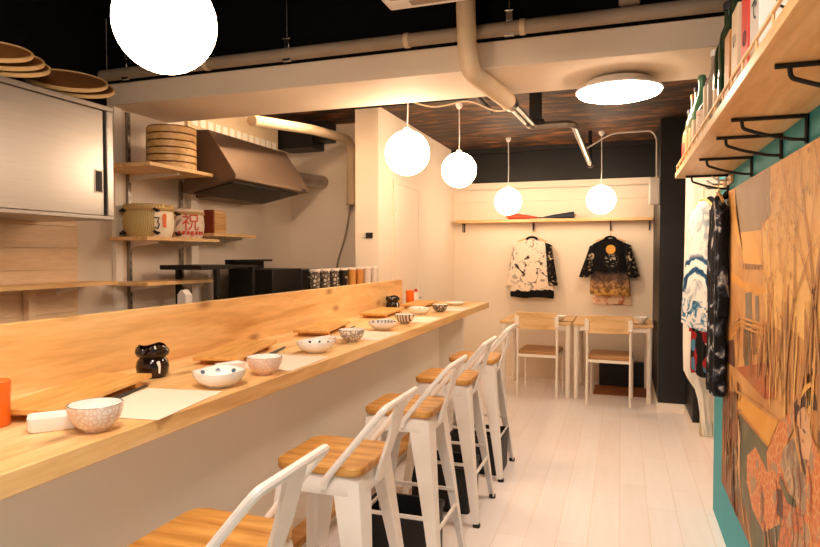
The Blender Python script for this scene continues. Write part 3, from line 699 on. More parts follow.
# extractor hood
hd = thing('range_hood', 'large grey steel extractor hood on the kitchen wall', 'extractor hood', (-2.65, 3.9, 1.85))
sec = [(XL+.001, 1.80), (XL+.001, 2.27), (-2.60, 2.27), (-2.36, 1.90), (-2.36, 1.865), (-2.39, 1.865), (-2.42, 1.90), (-2.88, 1.84), (-2.90, 1.80)]
b = MB(); b.prism([(-2.76, 1.79), (-2.68, 2.20), (-2.55, 2.195), (-2.345, 1.90), (-2.345, 1.868), (-2.38, 1.868)], lambda p, q: Vector((p[0], 3.43+.98*q, p[1]))); rel(b, 'hood_body', 'hoodsteel', parent=hd, bevel=.004)
b = MB(); b.prism([(-2.72, 1.801), (-2.41, 1.862), (-2.41, 1.853), (-2.72, 1.792)], lambda p, q: Vector((p[0], 3.50+.84*q, p[1]))); rel(b, 'filter', 'hooddark', parent=hd)
b = MB(); b.box(-2.347, -2.343, 4.30, 4.37, 1.872, 1.892); rel(b, 'control_plate', 'ink', parent=hd)
b = MB(); b.box(XL+.001, -2.765, 3.75, 4.40, 1.79, 2.25); rel(b, 'rear_casing', 'hoodsteel', parent=hd)
# vent grille over the hood
t = thing('vent_grille', 'white slotted vent grille on the wall above the hood', 'vent', (XL, 4.4, 2.3))
b = MB(); b.box(XL, XL+.03, 3.7, 4.92, 2.29, 2.5); rel(b, 'grille_frame', 'insul', parent=t)
for k in range(13):
    b = MB(); b.box(XL+.03, XL+.036, 3.74+k*.09, 3.80+k*.09, 2.31, 2.37); rel(b, 'slot', 'ceramic', parent=t)
b = MB(); b.box(-2.94, -2.60, 4.95, 5.2, 2.33, ZC); b.box(-2.60, -2.48, 5.0, 5.2, 2.40, ZC); tag(b.build('exhaust_duct', 'blackmetal', bevel=.004), 'black exhaust duct in the kitchen corner under the ceiling', 'duct')
b = MB(); b.tube([(-2.62, 4.6, 2.02), (-2.62, 5.2, 2.05)], .06, 16); tag(b.build('flue_pipe', 'greymetal'), 'short grey flue pipe behind the hood end', 'pipe')
# lagged pipe in the kitchen with its cable
t = thing('kitchen_pipe', 'beige lagged pipe bending down the kitchen rear wall', 'pipe', (-2.3, 5.1, 1.87))
b = MB(); b.tube(fillet([(-2.30, 3.55, 2.26), (-2.30, 4.4, 2.36), (-2.30, 5.02, 2.40), (-2.30, 5.13, 2.34), (-2.30, 5.13, 1.86)], .1, 6), .038, 14); rel(b, 'pipe_run', 'insul', parent=t)
b = MB(); b.tube([(-2.30, 5.13, 1.86), (-2.30, 5.13, 1.83)], .044, 14); b.box(-2.34, -2.26, 5.12, 5.2, 1.83, 1.85); rel(b, 'wall_clip', 'insul', parent=t)
b = MB(); b.tube(smoothpath([(-2.31, 5.15, 1.86), (-2.33, 5.16, 1.78), (-2.38, 5.17, 1.55), (-2.46, 5.17, 1.30), (-2.48, 5.17, 1.05)]), .008, 6)
tag(b.build('drain_cable', 'greypaint'), 'thin grey cable hanging from the kitchen pipe end', 'cable')
t = thing('thermostat', 'small black and white switch on the end wall beside the door', 'switch', (-1.925, 4.65, 1.515))
b = MB(); b.box(-.03, .028, -.015, 0, .0, .045); b.build('black_plate', 'ink', t, bevel=.003)
b = MB(); b.box(-.058, -.034, -.012, 0, .004, .04); b.build('white_button', 'whiteplastic', t, bevel=.003)
# worktop along the kitchen wall, black rack and stove
wt = thing('kitchen_bench', 'steel kitchen worktop hidden low behind the counter', 'worktop', (-2.6, 3.0, 0))
b = MB(); b.box(-2.94, -2.32, 1.0, 5.15, .86, .90); rel(b, 'worktop', 'steel', parent=wt, bevel=.003)
b = MB(); b.box(-2.92, -2.36, 1.05, 5.1, .0, .86); rel(b, 'cabinet_base', 'steel', parent=wt)
rk = thing('steel_rack', 'black steel frame rack standing beside the stove', 'rack', (-2.65, 3.5, .9))
b = MB(); b.box(-2.82, -2.5, 3.28, 3.62, 1.285, 1.315); b.box(-2.82, -2.5, 3.62, 3.92, 1.292, 1.308); rel(b, 'rack_top', 'blackmetal', parent=rk, bevel=.002)
for y, x in ((3.45, -2.51), (3.45, -2.81), (3.86, -2.51), (3.86, -2.81)):
    b = MB(); b.box(x-.014, x+.014, y-.018, y+.018, .90, 1.29); rel(b, 'post', 'blackmetal', parent=rk)
sv = thing('cooking_stove', 'black cooking stove below the hood behind the counter', 'stove', (-2.55, 4.5, .9))
b = MB(); b.box(-2.80, -2.42, 3.99, 4.42, .90, 1.275); b.box(-2.80, -2.42, 4.43, 4.93, .90, 1.262); rel(b, 'stove_body', 'blackmetal', parent=sv, bevel=.006)
b = MB(); b.box(-2.80, -2.78, 3.95, 4.45, 1.275, 1.345); b.box(-2.80, -2.70, 3.95, 4.45, 1.33, 1.345); rel(b, 'splash_guard', 'blackmetal', parent=sv)
b = MB(); b.tube([(-2.40, 4.5, 1.2), (-2.38, 4.5, 1.2), (-2.38, 4.85, 1.2), (-2.40, 4.85, 1.2)], .007, 8); rel(b, 'oven_handle', 'greymetal', parent=sv)
t = thing('milk_carton', 'white carton standing behind the counter below the empty shelf', 'carton', (-2.50, 3.12, .90))
b = MB(); b.box(-.03, .03, -.03, .03, 0, .24); b.build('carton_body', 'whiteplastic', t, bevel=.002)
b = MB(); b.prism([(-.03, .24), (.03, .24), (.004, .27), (-.004, .27)], lambda p, q: Vector((p[0], -.03+.06*q, p[1]))); b.build('gable_top', 'whiteplastic', t)
# ledge behind the back board with the row of cups
cs = thing('cup_shelf', 'narrow steel shelf behind the back board carrying the cups', 'shelf', (-1.92, 4.2, 0))
b = MB(); b.box(-2.03, -1.76, 3.5, 4.63, 1.06, 1.085); rel(b, 'shelf_board', 'steel', parent=cs, bevel=.002)
for y in (3.52, 4.60):
    b = MB(); b.box(-2.02, -1.99, y-.015, y+.015, 0, 1.06); b.box(-1.79, -1.76, y-.015, y+.015, 0, 1.06); rel(b, 'leg', 'steel', parent=cs)
cups = ['cupcheck']*5+['cupdark']*3+['cupamber']*4+['cupclear']*3
nm = {'cupcheck': 'tall checked cup in the row behind the back board', 'cupdark': 'tall dark cup in the row behind the back board', 'cupamber': 'tall amber cup in the row behind the back board', 'cupclear': 'tall frosted cup at the far end of the cup row'}
pos = {'cupcheck': 'first second third fourth fifth', 'cupdark': 'first second third', 'cupamber': 'first second third fourth', 'cupclear': 'first second third'}
cnt = {}
for k, m in enumerate(cups):
    y = 3.57+k*.0725; c = cnt.get(m, 0); cnt[m] = c+1
    t = thing('drinking_cup', pos[m].split()[c]+' '+nm[m].replace('tall ', ''), 'cup', (-1.86-.03*(k % 2), y, 1.086), 0, 'cups behind the back board')
    b = MB(); b.lathe([(0, 0), (.026, 0), (.030, .19), (.033, .20), (.029, .20), (.024, .01), (0, .01)], seg=18); b.build('cup_body', m, t)
    b = MB(); b.lathe([(.0335, .188), (.035, .194), (.0335, .203), (.030, .203), (.030, .196)], seg=18); b.build('cup_rim', 'cupclear', t)

# ------------------------------------------------------------------ right wall: mural, shelf with bottles
mu = thing('mural_panel', 'large orange and gold painted mural panel on the teal wall', 'mural', (.477, 2.2, .98))
def mural_mats():
    def im(name, a, b_, s, thr=.5, rough=.55, stretch=(1, 1, 1)):
        m, n, bb = nt(name); L = n.links; tc = n.nodes.new('ShaderNodeTexCoord'); mp = n.nodes.new('ShaderNodeMapping'); mp.inputs['Scale'].default_value = stretch
        L.new(tc.outputs['Object'], mp.inputs['Vector'])
        no = n.nodes.new('ShaderNodeTexNoise'); no.inputs['Scale'].default_value = s; no.inputs['Detail'].default_value = 6; no.inputs['Distortion'].default_value = .8
        L.new(mp.outputs[0], no.inputs['Vector']); L.new(ramp(n, no.outputs['Fac'], [(thr-.15, a), (thr+.15, b_)]), bb.inputs['Base Color']); bb.inputs['Roughness'].default_value = rough
        return m
    def imv(name, a, line, patch, s):
        m, n, bb = nt(name); L = n.links; tc = n.nodes.new('ShaderNodeTexCoord')
        v = n.nodes.new('ShaderNodeTexVoronoi'); v.feature = 'DISTANCE_TO_EDGE'; v.inputs['Scale'].default_value = s; L.new(tc.outputs['Object'], v.inputs['Vector'])
        c = ramp(n, v.outputs['Distance'], [(.05, line), (.13, a)])
        no = n.nodes.new('ShaderNodeTexNoise'); no.inputs['Scale'].default_value = s*.45; no.inputs['Detail'].default_value = 3; L.new(tc.outputs['Object'], no.inputs['Vector'])
        L.new(mixc(n, ramp(n, no.outputs['Fac'], [(.54, (0, 0, 0, 1)), (.6, (1, 1, 1, 1))]), c, patch), bb.inputs['Base Color']); bb.inputs['Roughness'].default_value = .55
        return m
    return {
        'base': im('mural ground', hx(186, 128, 68), hx(216, 160, 94), 3.5),
        'sky': im('mural sky', hx(158, 132, 98), hx(176, 148, 110), 3),
        'gold': im('mural gold', hx(232, 168, 76), hx(236, 180, 98), 4),
        'tan2': im('mural wall band', hx(140, 96, 56), hx(196, 146, 88), 30),
        'bank': im('mural bank', hx(216, 144, 52), hx(228, 166, 80), 8),
        'grey': im('mural grey', hx(118, 108, 92), hx(150, 128, 98), 10),
        'green': im('mural green', hx(88, 92, 66), hx(122, 110, 76), 7),
        'brown': im('mural brown', hx(128, 82, 48), hx(158, 108, 64), 6),
        'brownd': im('mural dark brown', hx(70, 36, 22), hx(112, 62, 36), 12),
        'rust': im('mural rust', hx(186, 92, 40), hx(176, 112, 62), 5),
        'plank': im('mural yellow plank', hx(224, 152, 50), hx(230, 168, 74), 6),
        'kim': imv('mural orange robe', hx(214, 118, 58), hx(226, 162, 100), hx(172, 140, 108), 34),
        'robe': imv('mural grey robe', hx(166, 142, 112), hx(206, 168, 128), hx(140, 112, 86), 18),
        'kim2': imv('mural rust robe', hx(212, 120, 62), hx(160, 100, 62), hx(190, 152, 114), 28),
        'skin': im('mural skin', hx(226, 176, 130), hx(222, 168, 118), 5),
        'hair': im('mural hair', hx(58, 34, 26), hx(74, 44, 32), 20),
        'foliage': im('mural foliage', hx(238, 190, 112), hx(228, 172, 96), 9, .5),
        'trunk': im('mural trunk', hx(170, 120, 70), hx(190, 138, 82), 14),
        'thicket': im('mural thicket', hx(188, 134, 76), hx(214, 154, 86), 9, .5, .55, (1, 4, 1)),
    }
MM = mural_mats(); keys = list(MM)
polys = [
('sky', [(0.263, 1.674), (0.971, 1.669), (0.941, 1.579), (0.964, 1.514), (0.812, 1.492), (0.814, 1.47), (0.342, 1.475), (0.255, 1.558)]),
('gold', [(0.026, 1.674), (0.245, 1.67), (0.306, 1.544), (0.494, 1.348), (0.844, 1.344), (0.814, 1.468), (0.371, 1.474), (0.463, 1.4), (0.315, 1.434)]),
('tan2', [(0.484, 1.343), (0.844, 1.346), (0.865, 1.331), (0.523, 1.323)]),
('foliage', [(.95, 1.674), (2.3, 1.674), (2.3, 1.1), (1.05, 1.1), (.93, 1.15), (.87, 1.25), (.86, 1.33), (.83, 1.47), (.9, 1.5), (.97, 1.52), (.94, 1.58)]),
('thicket', [(.95, 1.13), (1.05, 1.15), (1.15, 1.145), (1.25, 1.165), (1.4, 1.15), (1.6, 1.17), (2.3, 1.16), (2.3, .95), (1.3, .95), (1.0, 1.0), (.9, 1.08)]),
('bank', [(0.165, 1.311), (0.5, 1.273), (0.889, 1.271), (0.872, 1.239), (0.503, 1.242), (0.203, 1.266)]),
('bank', [(0.088, 1.012), (0.459, 1.12), (0.919, 1.134), (0.928, 1.113), (0.489, 1.093), (0.092, 0.965), (0.025, 0.894)]),
('grey', [(0.531, 1.228), (0.655, 1.24), (0.688, 1.113), (0.568, 1.09)]),
('grey', [(0.725, 1.23), (0.79, 1.234), (0.806, 1.144), (0.746, 1.129)]),
('green', [(0.516, 1.084), (0.642, 1.103), (0.674, 0.996), (0.608, 0.916), (0.515, 0.971)]),
('brown', [(0.666, 1.101), (0.778, 1.114), (0.772, 1.02), (0.72, 1.012)]),
('rust', [(0.362, 0.903), (1.0, 1.03), (1.077, 0.925), (0.918, 0.89), (0.392, 0.898)]),
('brownd', [(0.091, 0.976), (0.29, 1.014), (0.332, 0.898), (0.1, 0.882)]),
('brown', [(0.004, 0.74), (0.376, 0.798), (0.404, 0.623), (0.532, 0.462), (0.688, 0.292), (0.4, 0.292), (0.127, 0.292), (0.004, 0.292)]),
('grey', [(0.329, 0.552), (0.523, 0.575), (0.598, 0.383), (0.443, 0.406)]),
('green', [(0.383, 0.721), (0.984, 0.741), (1.1, .66), (1.3, .60), (2.3, .6), (2.3, .292), (.766, .292), (0.532, 0.462), (0.457, 0.614)]),
('plank', [(0.408, 0.811), (1.128, 0.872), (0.984, 0.745), (0.395, 0.736)]),
('plank', [(1.45, 0.9), (2.3, .94), (2.3, .83), (1.45, .8)]),
('kim', [(0.636, 0.61), (0.787, 0.687), (0.904, 0.672), (0.99, 0.662), (0.965, 0.721), (1.128, 0.868), (1.301, 0.945), (1.318, 0.909), (1.217, 0.814), (1.271, 0.722), (1.125, 0.657), (1.168, 0.563), (0.944, 0.441), (0.756, 0.445), (0.633, 0.509)]),
('kim2', [(1.12, .7), (1.271, 0.76), (1.319, 0.73), (1.5, 0.76), (1.62, 0.45), (1.5, .31), (1.1, .38), (1.182, 0.595)]),
('robe', [(1.201, 0.809), (1.335, 0.881), (1.418, 0.866), (1.456, 0.781), (1.42, .69), (1.287, 0.70), (1.155, 0.743)]),
('kim', [(1.46, .93), (1.56, .88), (1.62, .7), (1.6, .5), (1.45, .66), (1.43, .8)]),
('skin', [(1.329, 0.959), (1.384, 0.98), (1.451, 0.963), (1.481, 0.907), (1.457, 0.849), (1.366, 0.831), (1.348, 0.9)]),
('hair', [(1.3, 0.961), (1.355, 0.997), (1.421, 1.022), (1.5, 1.029), (1.52, 0.993), (1.397, 0.975), (1.353, 0.953), (1.318, 0.909)]),
('brownd', [(1.108, 0.647), (1.187, 0.675), (1.206, 0.596), (1.131, 0.575)]),
]
b = MB(); YM = 3.3
b.box(-.012, 0, -1.2, 1.1, .29-.98, 1.675-.98, 0)
def mp(s, z, k): return Vector((-.0122-.00012*k, YM-s-2.2, z-.98))
lay = 1
for nm_, p in polys:
    vs = [b.bm.verts.new(mp(s, min(z, 1.674), lay)) for s, z in p]
    f = b.face(vs, keys.index(nm_)); lay += 1
# reeds, drapery folds and pattern strokes of the picture
def stroke(pts, w, key):
    global lay
    L_, R_ = [], []
    for k, (x, y) in enumerate(pts):
        a = pts[max(0, k-1)]; c = pts[min(len(pts)-1, k+1)]; dx, dy = c[0]-a[0], c[1]-a[1]; q = math.hypot(dx, dy) or 1
        ww = w*(.35+.65*math.sin(PI*(k+.5)/len(pts)))
        L_.append((x-dy/q*ww, y+dx/q*ww)); R_.append((x+dy/q*ww, y-dx/q*ww))
    pl = [(min(2.29, max(.006, x)), min(1.673, max(.292, y))) for x, y in L_+R_[::-1]]
    vs = [b.bm.verts.new(mp(x, y, lay)) for x, y in pl]; n = len(pts)
    for k in range(n-1): b.face([vs[k], vs[k+1], vs[2*n-2-k], vs[2*n-1-k]], keys.index(key))
rnd = random.Random(21)
for k in range(150):
    x = rnd.uniform(.92, 2.25); z = rnd.uniform(.88, 1.08); h = rnd.uniform(.06, .24); d = rnd.uniform(-.03, .03)
    stroke([(x, z), (x+d*.3, z+h*.4), (x+d, z+h)], rnd.uniform(.003, .009), rnd.choice(['trunk', 'foliage', 'brown', 'thicket', 'base']))
    if k % 30 == 0: lay += 1
for k in range(40):
    x = rnd.uniform(.35, .98); z = rnd.uniform(.9, 1.08); stroke([(x, z), (x+.01, z+.05), (x+.004, z+.1)], .005, rnd.choice(['thicket', 'brown', 'rust']))
lay += 1
for k in range(70):
    x = rnd.uniform(.03, .5); z = rnd.uniform(.3, .86); h = rnd.uniform(.05, .16)
    stroke([(x, z), (x+.02, z-h*.5), (x+.012, z-h)], rnd.uniform(.006, .016), rnd.choice(['brown', 'brownd', 'robe', 'rust', 'grey', 'thicket']))
lay += 1
stroke([(.44, .70), (.475, .62), (.47, .52), (.50, .46)], .02, 'skin'); stroke([(.40, .56), (.5, .45), (.60, .33)], .008, 'gold')
for off in (0, .018, .036): stroke([(.06, .93+off), (.2, 1.03+off), (.45, 1.09+off), (.75, 1.10+off), (.92, 1.11+off)], .0045, 'base')
for x0 in (.5, .56, .62, .68, .74, .8): stroke([(x0, 1.345), (x0+.002, 1.325)], .006, 'brownd')
stroke([(.41, .81), (.75, .84), (1.12, .868)], .006, 'base'); stroke([(.40, .742), (.7, .744), (.98, .748)], .006, 'base')
lay += 1
for k in range(34):
    a = rnd.uniform(0, 1); x = rnd.uniform(.68, 1.5); z = .45+.42*rnd.random()
    if z > .5+.4*(x-.6) : continue
    stroke([(x, z), (x+.03, z-.05), (x+.03+rnd.uniform(-.03, .03), z-.12)], .006, rnd.choice(['robe', 'brown', 'gold', 'rust']))
for sgn in (0, 1): stroke([(1.30+.05*sgn, .93-.02*sgn), (1.33+.05*sgn, .87-.02*sgn), (1.40+.03*sgn, .80)], .007, ('gold', 'brownd')[sgn])
stroke([(1.16, .70), (1.25, .675), (1.34, .69)], .016, 'green'); stroke([(1.36, .985), (1.42, 1.03), (1.47, 1.05)], .008, 'gold'); stroke([(1.40, .915), (1.425, .912)], .004, 'hair'); stroke([(1.395, .885), (1.41, .882)], .004, 'redink_' if 0 else 'rust')
for k in range(260):
    x = rnd.uniform(.87, 2.25); z = rnd.uniform(1.18, 1.66)
    stroke([(x, z), (x+rnd.uniform(-.01, .01), z+.014)], rnd.uniform(.002, .005), rnd.choice(['trunk', 'brown', 'gold', 'base']))
lay += 1
# bare branching trees
def branch(s, z, ang, ln, w, depth):
    global lay
    pts = [(s, z)]; a = ang
    for k in range(4):
        a += random.uniform(-.16, .16); s += math.sin(a)*ln/4; z += math.cos(a)*ln/4; pts.append((s, z))
    L_, Rr = [], []
    for k, (x, y) in enumerate(pts):
        ww = .55*w*(1-.5*k/4); L_.append((x-ww, y)); Rr.append((x+ww, y))
    pl = [q for q in L_+Rr[::-1]]
    if all(0.02 < q[0] < 2.28 for q in pl):
        pl = [(q[0], min(1.673, q[1])) for q in pl]
        vs = [b.bm.verts.new(mp(x, y, lay)) for x, y in pl]
        for k in range(4):
            b.face([vs[k], vs[k+1], vs[8-k], vs[9-k]], keys.index('trunk'))
    if depth > 0 and z < 1.66:
        for d in ((-.42, .42) if depth > 1 else (-.5, .1, .45)):
            branch(s, z, a+d+random.uniform(-.15, .15), ln*.72, w*.5, depth-1)
for s0, z0, an, ln, w in ((1.06, .97, -.05, .25, .018), (1.2, .98, .1, .28, .026), (1.36, .97, .28, .33, .03), (1.0, 1.02, -.2, .2, .012), (1.55, .95, -.1, .3, .03), (1.8, .95, .1, .3, .03), (2.05, .95, -.15, .3, .028), (1.12, 1.05, .35, .25, .014)):
    branch(s0, z0, an, ln, w, 4); lay += 1
o = b.build('painted_sheet', [MM[k] for k in keys], mu, smooth=False)

sh = thing('display_shelf', 'long pine shelf high on the right wall on black wire brackets', 'shelf', (.37, 2.3, 1.77))
b = MB(); b.box(.25, .479, .3, 3.43, 1.766, 1.792); rel(b, 'shelf_board', 'pineshelf', parent=sh, bevel=.002)
b = MB(); b.tube([(.258, .3, 1.826), (.258, 3.42, 1.826)], .0045, 8)
for k in range(21): b.tube([(.258, .4+k*.151, 1.79), (.258, .4+k*.151, 1.826)], .003, 6)
rel(b, 'guard_rail', 'pineshelf', parent=sh)
for y in (.55, 1.0, 1.44, 1.97, 2.26, 2.74, 3.31):
    b = MB()
    b.tube([(.288, y, 1.760), (.478, y, 1.760)], .0055, 8); b.tube([(.474, y, 1.762), (.474, y, 1.685)], .0055, 8)
    b.tube(fillet([(.315, y, 1.757), (.317, y, 1.735), (.37, y, 1.715), (.44, y, 1.698), (.474, y, 1.696)], .02, 4), .005, 8)
    rel(b, 'bracket', 'blackmetal', parent=sh)
def bottle(y, h, r, glass, lab, label, capm='ink', x=.312, labh=.45):
    t = thing('sake_bottle', label, 'bottle', (x, y, 1.793), 0, 'bottles and boxes on the high shelf')
    b = MB(); b.lathe([(0, 0), (r*.95, 0), (r, .006), (r, h*.55), (r*.9, h*.62), (r*.42, h*.76), (r*.34, h*.82), (r*.33, h*.94), (r*.40, h*.945), (r*.40, h*.965), (0, h*.965)], seg=20); b.build('bottle_body', glass, t)
    b = MB(); b.lathe([(r*1.012, h*.08), (r*1.02, h*.085), (r*1.02, h*labh), (r*1.012, h*labh+.002)], seg=20); b.build('bottle_label', lab, t)
    b = MB(); b.lathe([(r*.42, h*.93), (r*.44, h*.985), (r*.36, h), (0, h)], seg=14); b.build('cap', capm, t)
bottle(3.37, .30, .036, 'paleglass', 'redink', 'pale sake bottle with red label, farthest on the high shelf')
bottle(3.22, .34, .036, 'paleglass', 'tan', 'pale sake bottle second from the far end of the high shelf', 'tan')
bottle(3.06, .335, .036, 'paleglass', 'straw', 'pale sake bottle third from the far end of the high shelf', 'ink')
bottle(2.91, .345, .037, 'mintglass', 'cream', 'mint green sake bottle on the high shelf', 'mintglass')
bottle(2.70, .25, .046, 'paleglass', 'barrelfloral', 'short round bottle with printed label on the high shelf', 'redink', .318, .6)
bottle(2.52, .33, .036, 'greypaint', 'cream', 'white labelled bottle beside the dark green bottles', 'ceramic', labh=.6)
bottle(2.40, .30, .036, 'greypaint', 'greypaint', 'clear bottle with grey label beside the dark green bottles', 'ceramic', labh=.6)
bottle(2.25, .40, .045, 'greenglass', 'cream', 'tall dark green bottle, the farther of two', 'ink', .32, .3)
bottle(2.10, .41, .05, 'greenglass', 'greenglass', 'tall dark green bottle next to the tan box', 'ink', .32, .3)
def carton(y, w, h, mat, label, txt=None, tm='ink', ts=.05, tz=.5, x=.315):
    t = thing('gift_box', label, 'box', (x, y, 1.793), 0, 'bottles and boxes on the high shelf')
    b = MB(); b.box(-w/2, w/2, -w/2, w/2, 0, h); b.build('box_body', mat, t, bevel=.002)
    b = MB(); b.box(-w/2+.002, w/2-.002, -w/2-.0012, -w/2, h-.03, h-.002); b.build('lid_flap', mat, t)
    if txt:
        lettering(txt, ts, tm, t, lambda px, py, pt: Vector((-w/2+ts*.62+px, -w/2-.001-pt, h*tz+py)))
        lettering(txt, ts, tm, t, lambda px, py, pt: Vector((-w/2-.0006-pt, -px, h*tz+py)))
    return t
carton(1.955, .085, .205, 'tan', 'tan box beside the tall dark green bottles')
carton(1.815, .09, .225, 'cream', 'cream box with black writing between tan and red boxes', 'い', 'ink', .045, .62)
carton(1.67, .09, .245, 'red', 'red box with black mark on the high shelf', 'の', 'ink', .05, .4)
carton(1.525, .10, .32, 'ceramic', 'white box with bold black writing on the high shelf', 'で', 'ink', .062, .35)

# ------------------------------------------------------------------ hanging clothes
def cloth_mat(name, base, fn):
    m, n, bb = nt(name); tc = n.nodes.new('ShaderNodeTexCoord'); sp = n.nodes.new('ShaderNodeSeparateXYZ'); n.links.new(tc.outputs['Object'], sp.inputs[0])
    n.links.new(fn(n, tc, sp, base), bb.inputs['Base Color']); bb.inputs['Roughness'].default_value = .85; bb.inputs['Specular IOR Level'].default_value = .2
    return m
def noise_(n, tc, s, det=5, dist=1.0):
    no = n.nodes.new('ShaderNodeTexNoise'); no.inputs['Scale'].default_value = s; no.inputs['Detail'].default_value = det; no.inputs['Distortion'].default_value = dist
    n.links.new(tc.outputs['Object'], no.inputs['Vector']); return no.outputs['Fac']
def disc_(n, sp, cx, cz, r, soft=.01):
    dx = math_(n, 'SUBTRACT', sp.outputs[0], cx); dz = math_(n, 'SUBTRACT', sp.outputs[2], cz)
    d = math_(n, 'SQRT', math_(n, 'ADD', math_(n, 'MULTIPLY', dx, dx), math_(n, 'MULTIPLY', dz, dz)))
    return d, ramp(n, math_(n, 'MULTIPLY', d, 1/r/2), [(.5-soft, (1, 1, 1, 1)), (.5+soft, (0, 0, 0, 1))])
BK = hx(14, 13, 16)
def f_inkwhite(n, tc, sp, base):
    c = ramp(n, noise_(n, tc, 11, 6, 1.6), [(.53, hx(236, 218, 198)), (.575, hx(130, 118, 108)), (.63, BK)])
    d, m_ = disc_(n, sp, .02, -.26, .27, .16)
    plain_ = ramp(n, noise_(n, tc, 5), [(.3, hx(240, 222, 202)), (.75, hx(222, 200, 178))])
    c = mixc(n, m_, plain_, c)
    zz = ramp(n, math_(n, 'ADD', math_(n, 'MULTIPLY', sp.outputs[2], 1), math_(n, 'MULTIPLY', noise_(n, tc, 7), .16)), [(.0, BK), (.01, BK), (.012, BK)])
    hem = math_(n, 'LESS_THAN', math_(n, 'ADD', sp.outputs[2], math_(n, 'MULTIPLY', noise_(n, tc, 6), .14)), -.50)
    return mixc(n, hem, c, BK)
M['jkt_white'] = cloth_mat('white ink jacket', None, f_inkwhite)
def f_moon(n, tc, sp, base):
    zz = math_(n, 'ADD', sp.outputs[2], math_(n, 'MULTIPLY', noise_(n, tc, 9), .14))
    g = n.nodes.new('ShaderNodeMapRange'); g.inputs['From Min'].default_value = -.56; g.inputs['From Max'].default_value = -.18; n.links.new(zz, g.inputs['Value'])
    land = ramp(n, g.outputs[0], [(0, hx(30, 24, 22)), (.10, hx(206, 158, 84)), (.34, hx(182, 142, 104)), (.55, hx(104, 84, 72)), (.75, BK)])
    blot = ramp(n, noise_(n, tc, 22), [(.42, (.25, .22, .2, 1)), (.56, (1, 1, 1, 1))])
    c = mixc(n, .8, land, blot, 'MULTIPLY')
    d, m_ = disc_(n, sp, .005, -.115, .048, .03)
    c = mixc(n, m_, c, hx(214, 158, 70))
    d2, m2 = disc_(n, sp, .01, -.23, .05, .3); st_ = math_(n, 'MULTIPLY', m2, math_(n, 'GREATER_THAN', noise_(n, tc, 28), .55))
    return mixc(n, st_, c, hx(210, 196, 176))
M['jkt_moon'] = cloth_mat('black moon jacket', None, f_moon)
M['jkt_black'] = plain('black cloth', BK, .85, spec=.2)
M['jkt_slv'] = cloth_mat('black spotted sleeve', None, lambda n, tc, sp, b_: ramp(n, noise_(n, tc, 16), [(.56, BK), (.64, hx(190, 170, 140))]))
def f_wave(n, tc, sp, base):
    d, _ = disc_(n, sp, .01, -.47, .1)
    w = math_(n, 'SINE', math_(n, 'ADD', math_(n, 'MULTIPLY', d, 95), math_(n, 'MULTIPLY', noise_(n, tc, 9), 7)))
    blue = ramp(n, math_(n, 'ADD', math_(n, 'MULTIPLY', w, .5), .5), [(.45, hx(232, 226, 216)), (.62, hx(70, 122, 150)), (.85, hx(36, 72, 104))])
    band = n.nodes.new('ShaderNodeMapRange'); band.inputs['From Min'].default_value = .06; band.inputs['From Max'].default_value = .22; n.links.new(d, band.inputs['Value'])
    msk = ramp(n, band.outputs[0], [(0, (0, 0, 0, 1)), (.1, (1, 1, 1, 1)), (.75, (1, 1, 1, 1)), (1, (0, 0, 0, 1))])
    pale = ramp(n, noise_(n, tc, 14), [(.5, hx(228, 220, 210)), (.66, hx(158, 168, 172))])
    up = math_(n, 'GREATER_THAN', math_(n, 'ADD', sp.outputs[2], math_(n, 'MULTIPLY', noise_(n, tc, 6), .12)), -.40)
    low = ramp(n, noise_(n, tc, 12, 6, 2.2), [(.48, hx(228, 222, 214)), (.56, hx(92, 140, 164)), (.66, hx(40, 80, 112))])
    lowm = math_(n, 'LESS_THAN', math_(n, 'ADD', sp.outputs[2], math_(n, 'MULTIPLY', noise_(n, tc, 5), .1)), -.47)
    return mixc(n, lowm, mixc(n, math_(n, 'MULTIPLY', msk, up), pale, blue), low)
M['jkt_wave'] = cloth_mat('white blue wave cloth', None, f_wave)
M['jkt_floral'] = cloth_mat('black white cloth', None, lambda n, tc, sp, b_: ramp(n, noise_(n, tc, 9, 7, 1.5), [(.50, BK), (.57, hx(52, 58, 70)), (.64, hx(196, 192, 188))]))
def f_patch(n, tc, sp, base):
    v = n.nodes.new('ShaderNodeTexVoronoi'); v.distance = 'MANHATTAN'; v.inputs['Scale'].default_value = 13; n.links.new(tc.outputs['Object'], v.inputs['Vector'])
    s2 = n.nodes.new('ShaderNodeSeparateColor'); n.links.new(v.outputs['Color'], s2.inputs[0])
    r_ = n.nodes.new('ShaderNodeValToRGB'); r_.color_ramp.interpolation = 'CONSTANT'
    for k, (p, c) in enumerate(((0, hx(150, 26, 26)), (.25, BK), (.5, hx(214, 204, 196)), (.62, hx(170, 36, 34)), (.78, hx(70, 120, 148)), (.88, BK))):
        e = r_.color_ramp.elements
        if k >= len(e): e.new(p)
        e[k].position = p; e[k].color = c
    n.links.new(s2.outputs[0], r_.inputs[0]); return r_.outputs[0]
M['jkt_patch'] = cloth_mat('red black patch cloth', None, f_patch)
M['curtain'] = plain('white curtain cloth', hx(240, 228, 210), .85, spec=.2)

